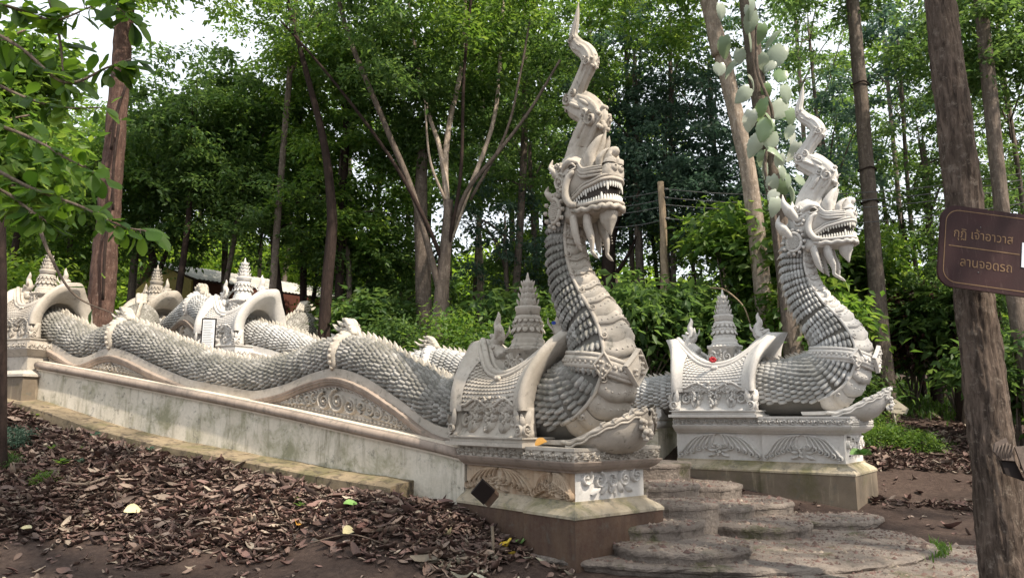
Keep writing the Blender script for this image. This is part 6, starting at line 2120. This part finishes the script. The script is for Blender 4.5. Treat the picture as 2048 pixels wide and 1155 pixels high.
# little seedlings in the litter
sme = None
for i, (px, py, s_) in enumerate(((190, 880, .14), (105, 905, .12), (160, 905, .10), (300, 905, .10), (380, 900, .10), (480, 950, .08), (735, 985, .09), (600, 1020, .09), (590, 1005, .08), (160, 930, .09), (120, 935, .14), (80, 840, .16))):
    b = ground_pt(px, py); rr = random.Random(i)
    root = thing('seedling', 'tiny green seedling sprouting from the leaf litter', 'seedling', b, 'seedlings in the leaf litter')
    mb = MB(); tube(mb, [b - ZUP * .03, b + ZUP * s_ * .7], .004, 4); obj('stem', mb, M['twig'], root)
    mb = MB()
    for k in range(7):
        a = k * 2.4; d = np.array([math.cos(a) * .9, math.sin(a) * .9, .35]); d = unit(d); n_ = unit(np.array([-d[0] * .4, -d[1] * .4, 1])); y = np.cross(n_, d)
        mb.add([b + ZUP * s_ * (.3 + .07 * k) + (q[0] * d + q[1] * y + q[2] * n_) * s_ * rr.uniform(.7, 1.1) for q in ov], of)
    obj('leaves', mb, M['leaf_mid'] if i % 3 else M['leaf_blue'], root)
# fan palm at right
for (px, py, Y_, s_, lab) in ((1905, 610, 17.5, 1.0, 'fan palm with dark fronds left of the big right trunk'), (1865, 700, 19, .8, 'smaller fan palm in front of the sunny gap')):
    c = at_y(px, py, Y_); b = np.array([c[0], c[1], gz1(c[0], c[1])])
    root = thing('fan_palm', lab, 'palm', b)
    mb = MB(); trunk_mb(mb, [b - ZUP * .2, (b + c) / 2, c], [.16, .13, .11], 9, .06, 3); obj('trunk', mb, M['bark_dark'], root)
    for k in range(12):
        a = k * 2.399; el = random.uniform(-.2, .9)
        d = np.array([math.cos(a) * math.cos(el), math.sin(a) * math.cos(el), math.sin(el)])
        q = c + d * .55 * s_
        mb = MB(); tube(mb, cr([c, c + d * .3 * s_ + ZUP * .05, q], 4), .014, 5)
        sdv = unit(np.cross(d, ZUP))
        for j in range(-7, 8):
            t = j / 7 * 1.25
            dd = unit(d * math.cos(t) + sdv * math.sin(t) + np.array([0, 0, -.15]))
            n_ = np.cross(dd, unit(sdv)) if abs(t) < 1 else ZUP
            w = np.cross(unit(n_ + np.array([0, 0, .01])), dd) * .035 * s_
            L_ = .75 * s_ * (1 - .12 * abs(t))
            mb.add([q, q + dd * L_ * .4 + w, q + dd * L_ - ZUP * .22 * s_, q + dd * L_ * .4 - w], [(0, 1, 2), (0, 2, 3)])
        obj('frond', mb, M['leaf_dark'], root, False)
# bamboo canes
for i, (pts, lab) in enumerate((([(1545, 745), (1552, 690), (1575, 640), (1590, 610)], 'dry cane leaning right beside the white shrine'), ([(1565, 740), (1560, 680), (1556, 560), (1568, 470)], 'upright dry cane behind the white shrine finial'), ([(1420, 575), (1450, 580), (1485, 610), (1500, 645)], 'arched bare cane over the white shrine spire'))):
    P_ = cr([at_y(px, py, 16.0) for px, py in pts], 6)
    mb = MB(); tube(mb, P_, np.linspace(.022, .014, len(P_)), 6)
    solo('dry_cane', mb, M['pole'], lab, 'cane')
# grass at the right and moss tuft on the landing
def blades(n, pick, h, nm, mat):
    g_ = np.random.default_rng(len(nm)); V_, F_ = [], []; k = 0
    P_ = np.array([pick(g_) for _ in range(n)]); z = gz(P_[:, 0], P_[:, 1]) if P_.shape[1] == 2 else P_[:, 2]
    az = g_.uniform(0, 6.28, n); hh = h * g_.uniform(.5, 1.4, n); ln = g_.uniform(.2, .9, n)
    b = np.c_[P_[:, :2], z - .02]
    d = np.c_[np.cos(az), np.sin(az), np.zeros(n)]; s_ = np.c_[-np.sin(az), np.cos(az), np.zeros(n)]
    w = (hh * .06)[:, None]
    m_ = b + d * (hh * ln * .35)[:, None] + np.c_[np.zeros((n, 2)), hh * .6]
    t = b + d * (hh * ln)[:, None] + np.c_[np.zeros((n, 2)), hh * .9]
    V = np.stack([b - s_ * w, b + s_ * w, m_ + s_ * w * .8, m_ - s_ * w * .8, t], 1).reshape(-1, 3)
    i = np.arange(n) * 5
    F = np.concatenate([np.stack([i, i + 1, i + 2], 1), np.stack([i, i + 2, i + 3], 1), np.stack([i + 3, i + 2, i + 4], 1)])
    o = link(nm, np_mesh(nm, V, F), mat); o['kind'] = 'stuff'
blades(14000, lambda g_: (g_.uniform(8.3, 17), g_.uniform(17.4, 24)), .20, 'grass', M['grass'])
blades(2600, lambda g_: (g_.uniform(6.4, 8.9), g_.uniform(15.2, 16.6)), .11, 'ground_cover', M['leaf_mid'])
blades(3500, lambda g_: (g_.uniform(-4, 5), g_.uniform(14.5, 19)), .28, 'hillside_undergrowth', M['grass'])
def tuft(g_):
    a = g_.normal(-.35, .13); r_ = 1.0 + abs(g_.normal(0, .02))
    return (2.30 + 2.72 * r_ * math.cos(a), 9.62 + 2.05 * r_ * math.sin(a), .05)
blades(260, tuft, .10, 'step_grass', M['grass'])
def joint(g_):
    t = STEP_TOPS[g_.integers(0, 11)]
    a = g_.uniform(-2.6, 1.0); k = 1.0 + abs(g_.normal(0, .05)) + .02
    x, y = t[0] + t[2] * k * math.cos(a), t[1] + t[3] * k * math.sin(a)
    if math.sin(x * 3.3 + y * 2.1) + math.sin(y * 4.7 - x) < .1: return (x, y, -1.0)
    below = [q[4] for q in STEP_TOPS if q[4] < t[4] and ((x - q[0]) / q[2]) ** 2 + ((y - q[1]) / q[3]) ** 2 < 1]
    return (x, y, max(below) if below else -1.0)
blades(5200, joint, .022, 'step_moss', M['grass'])
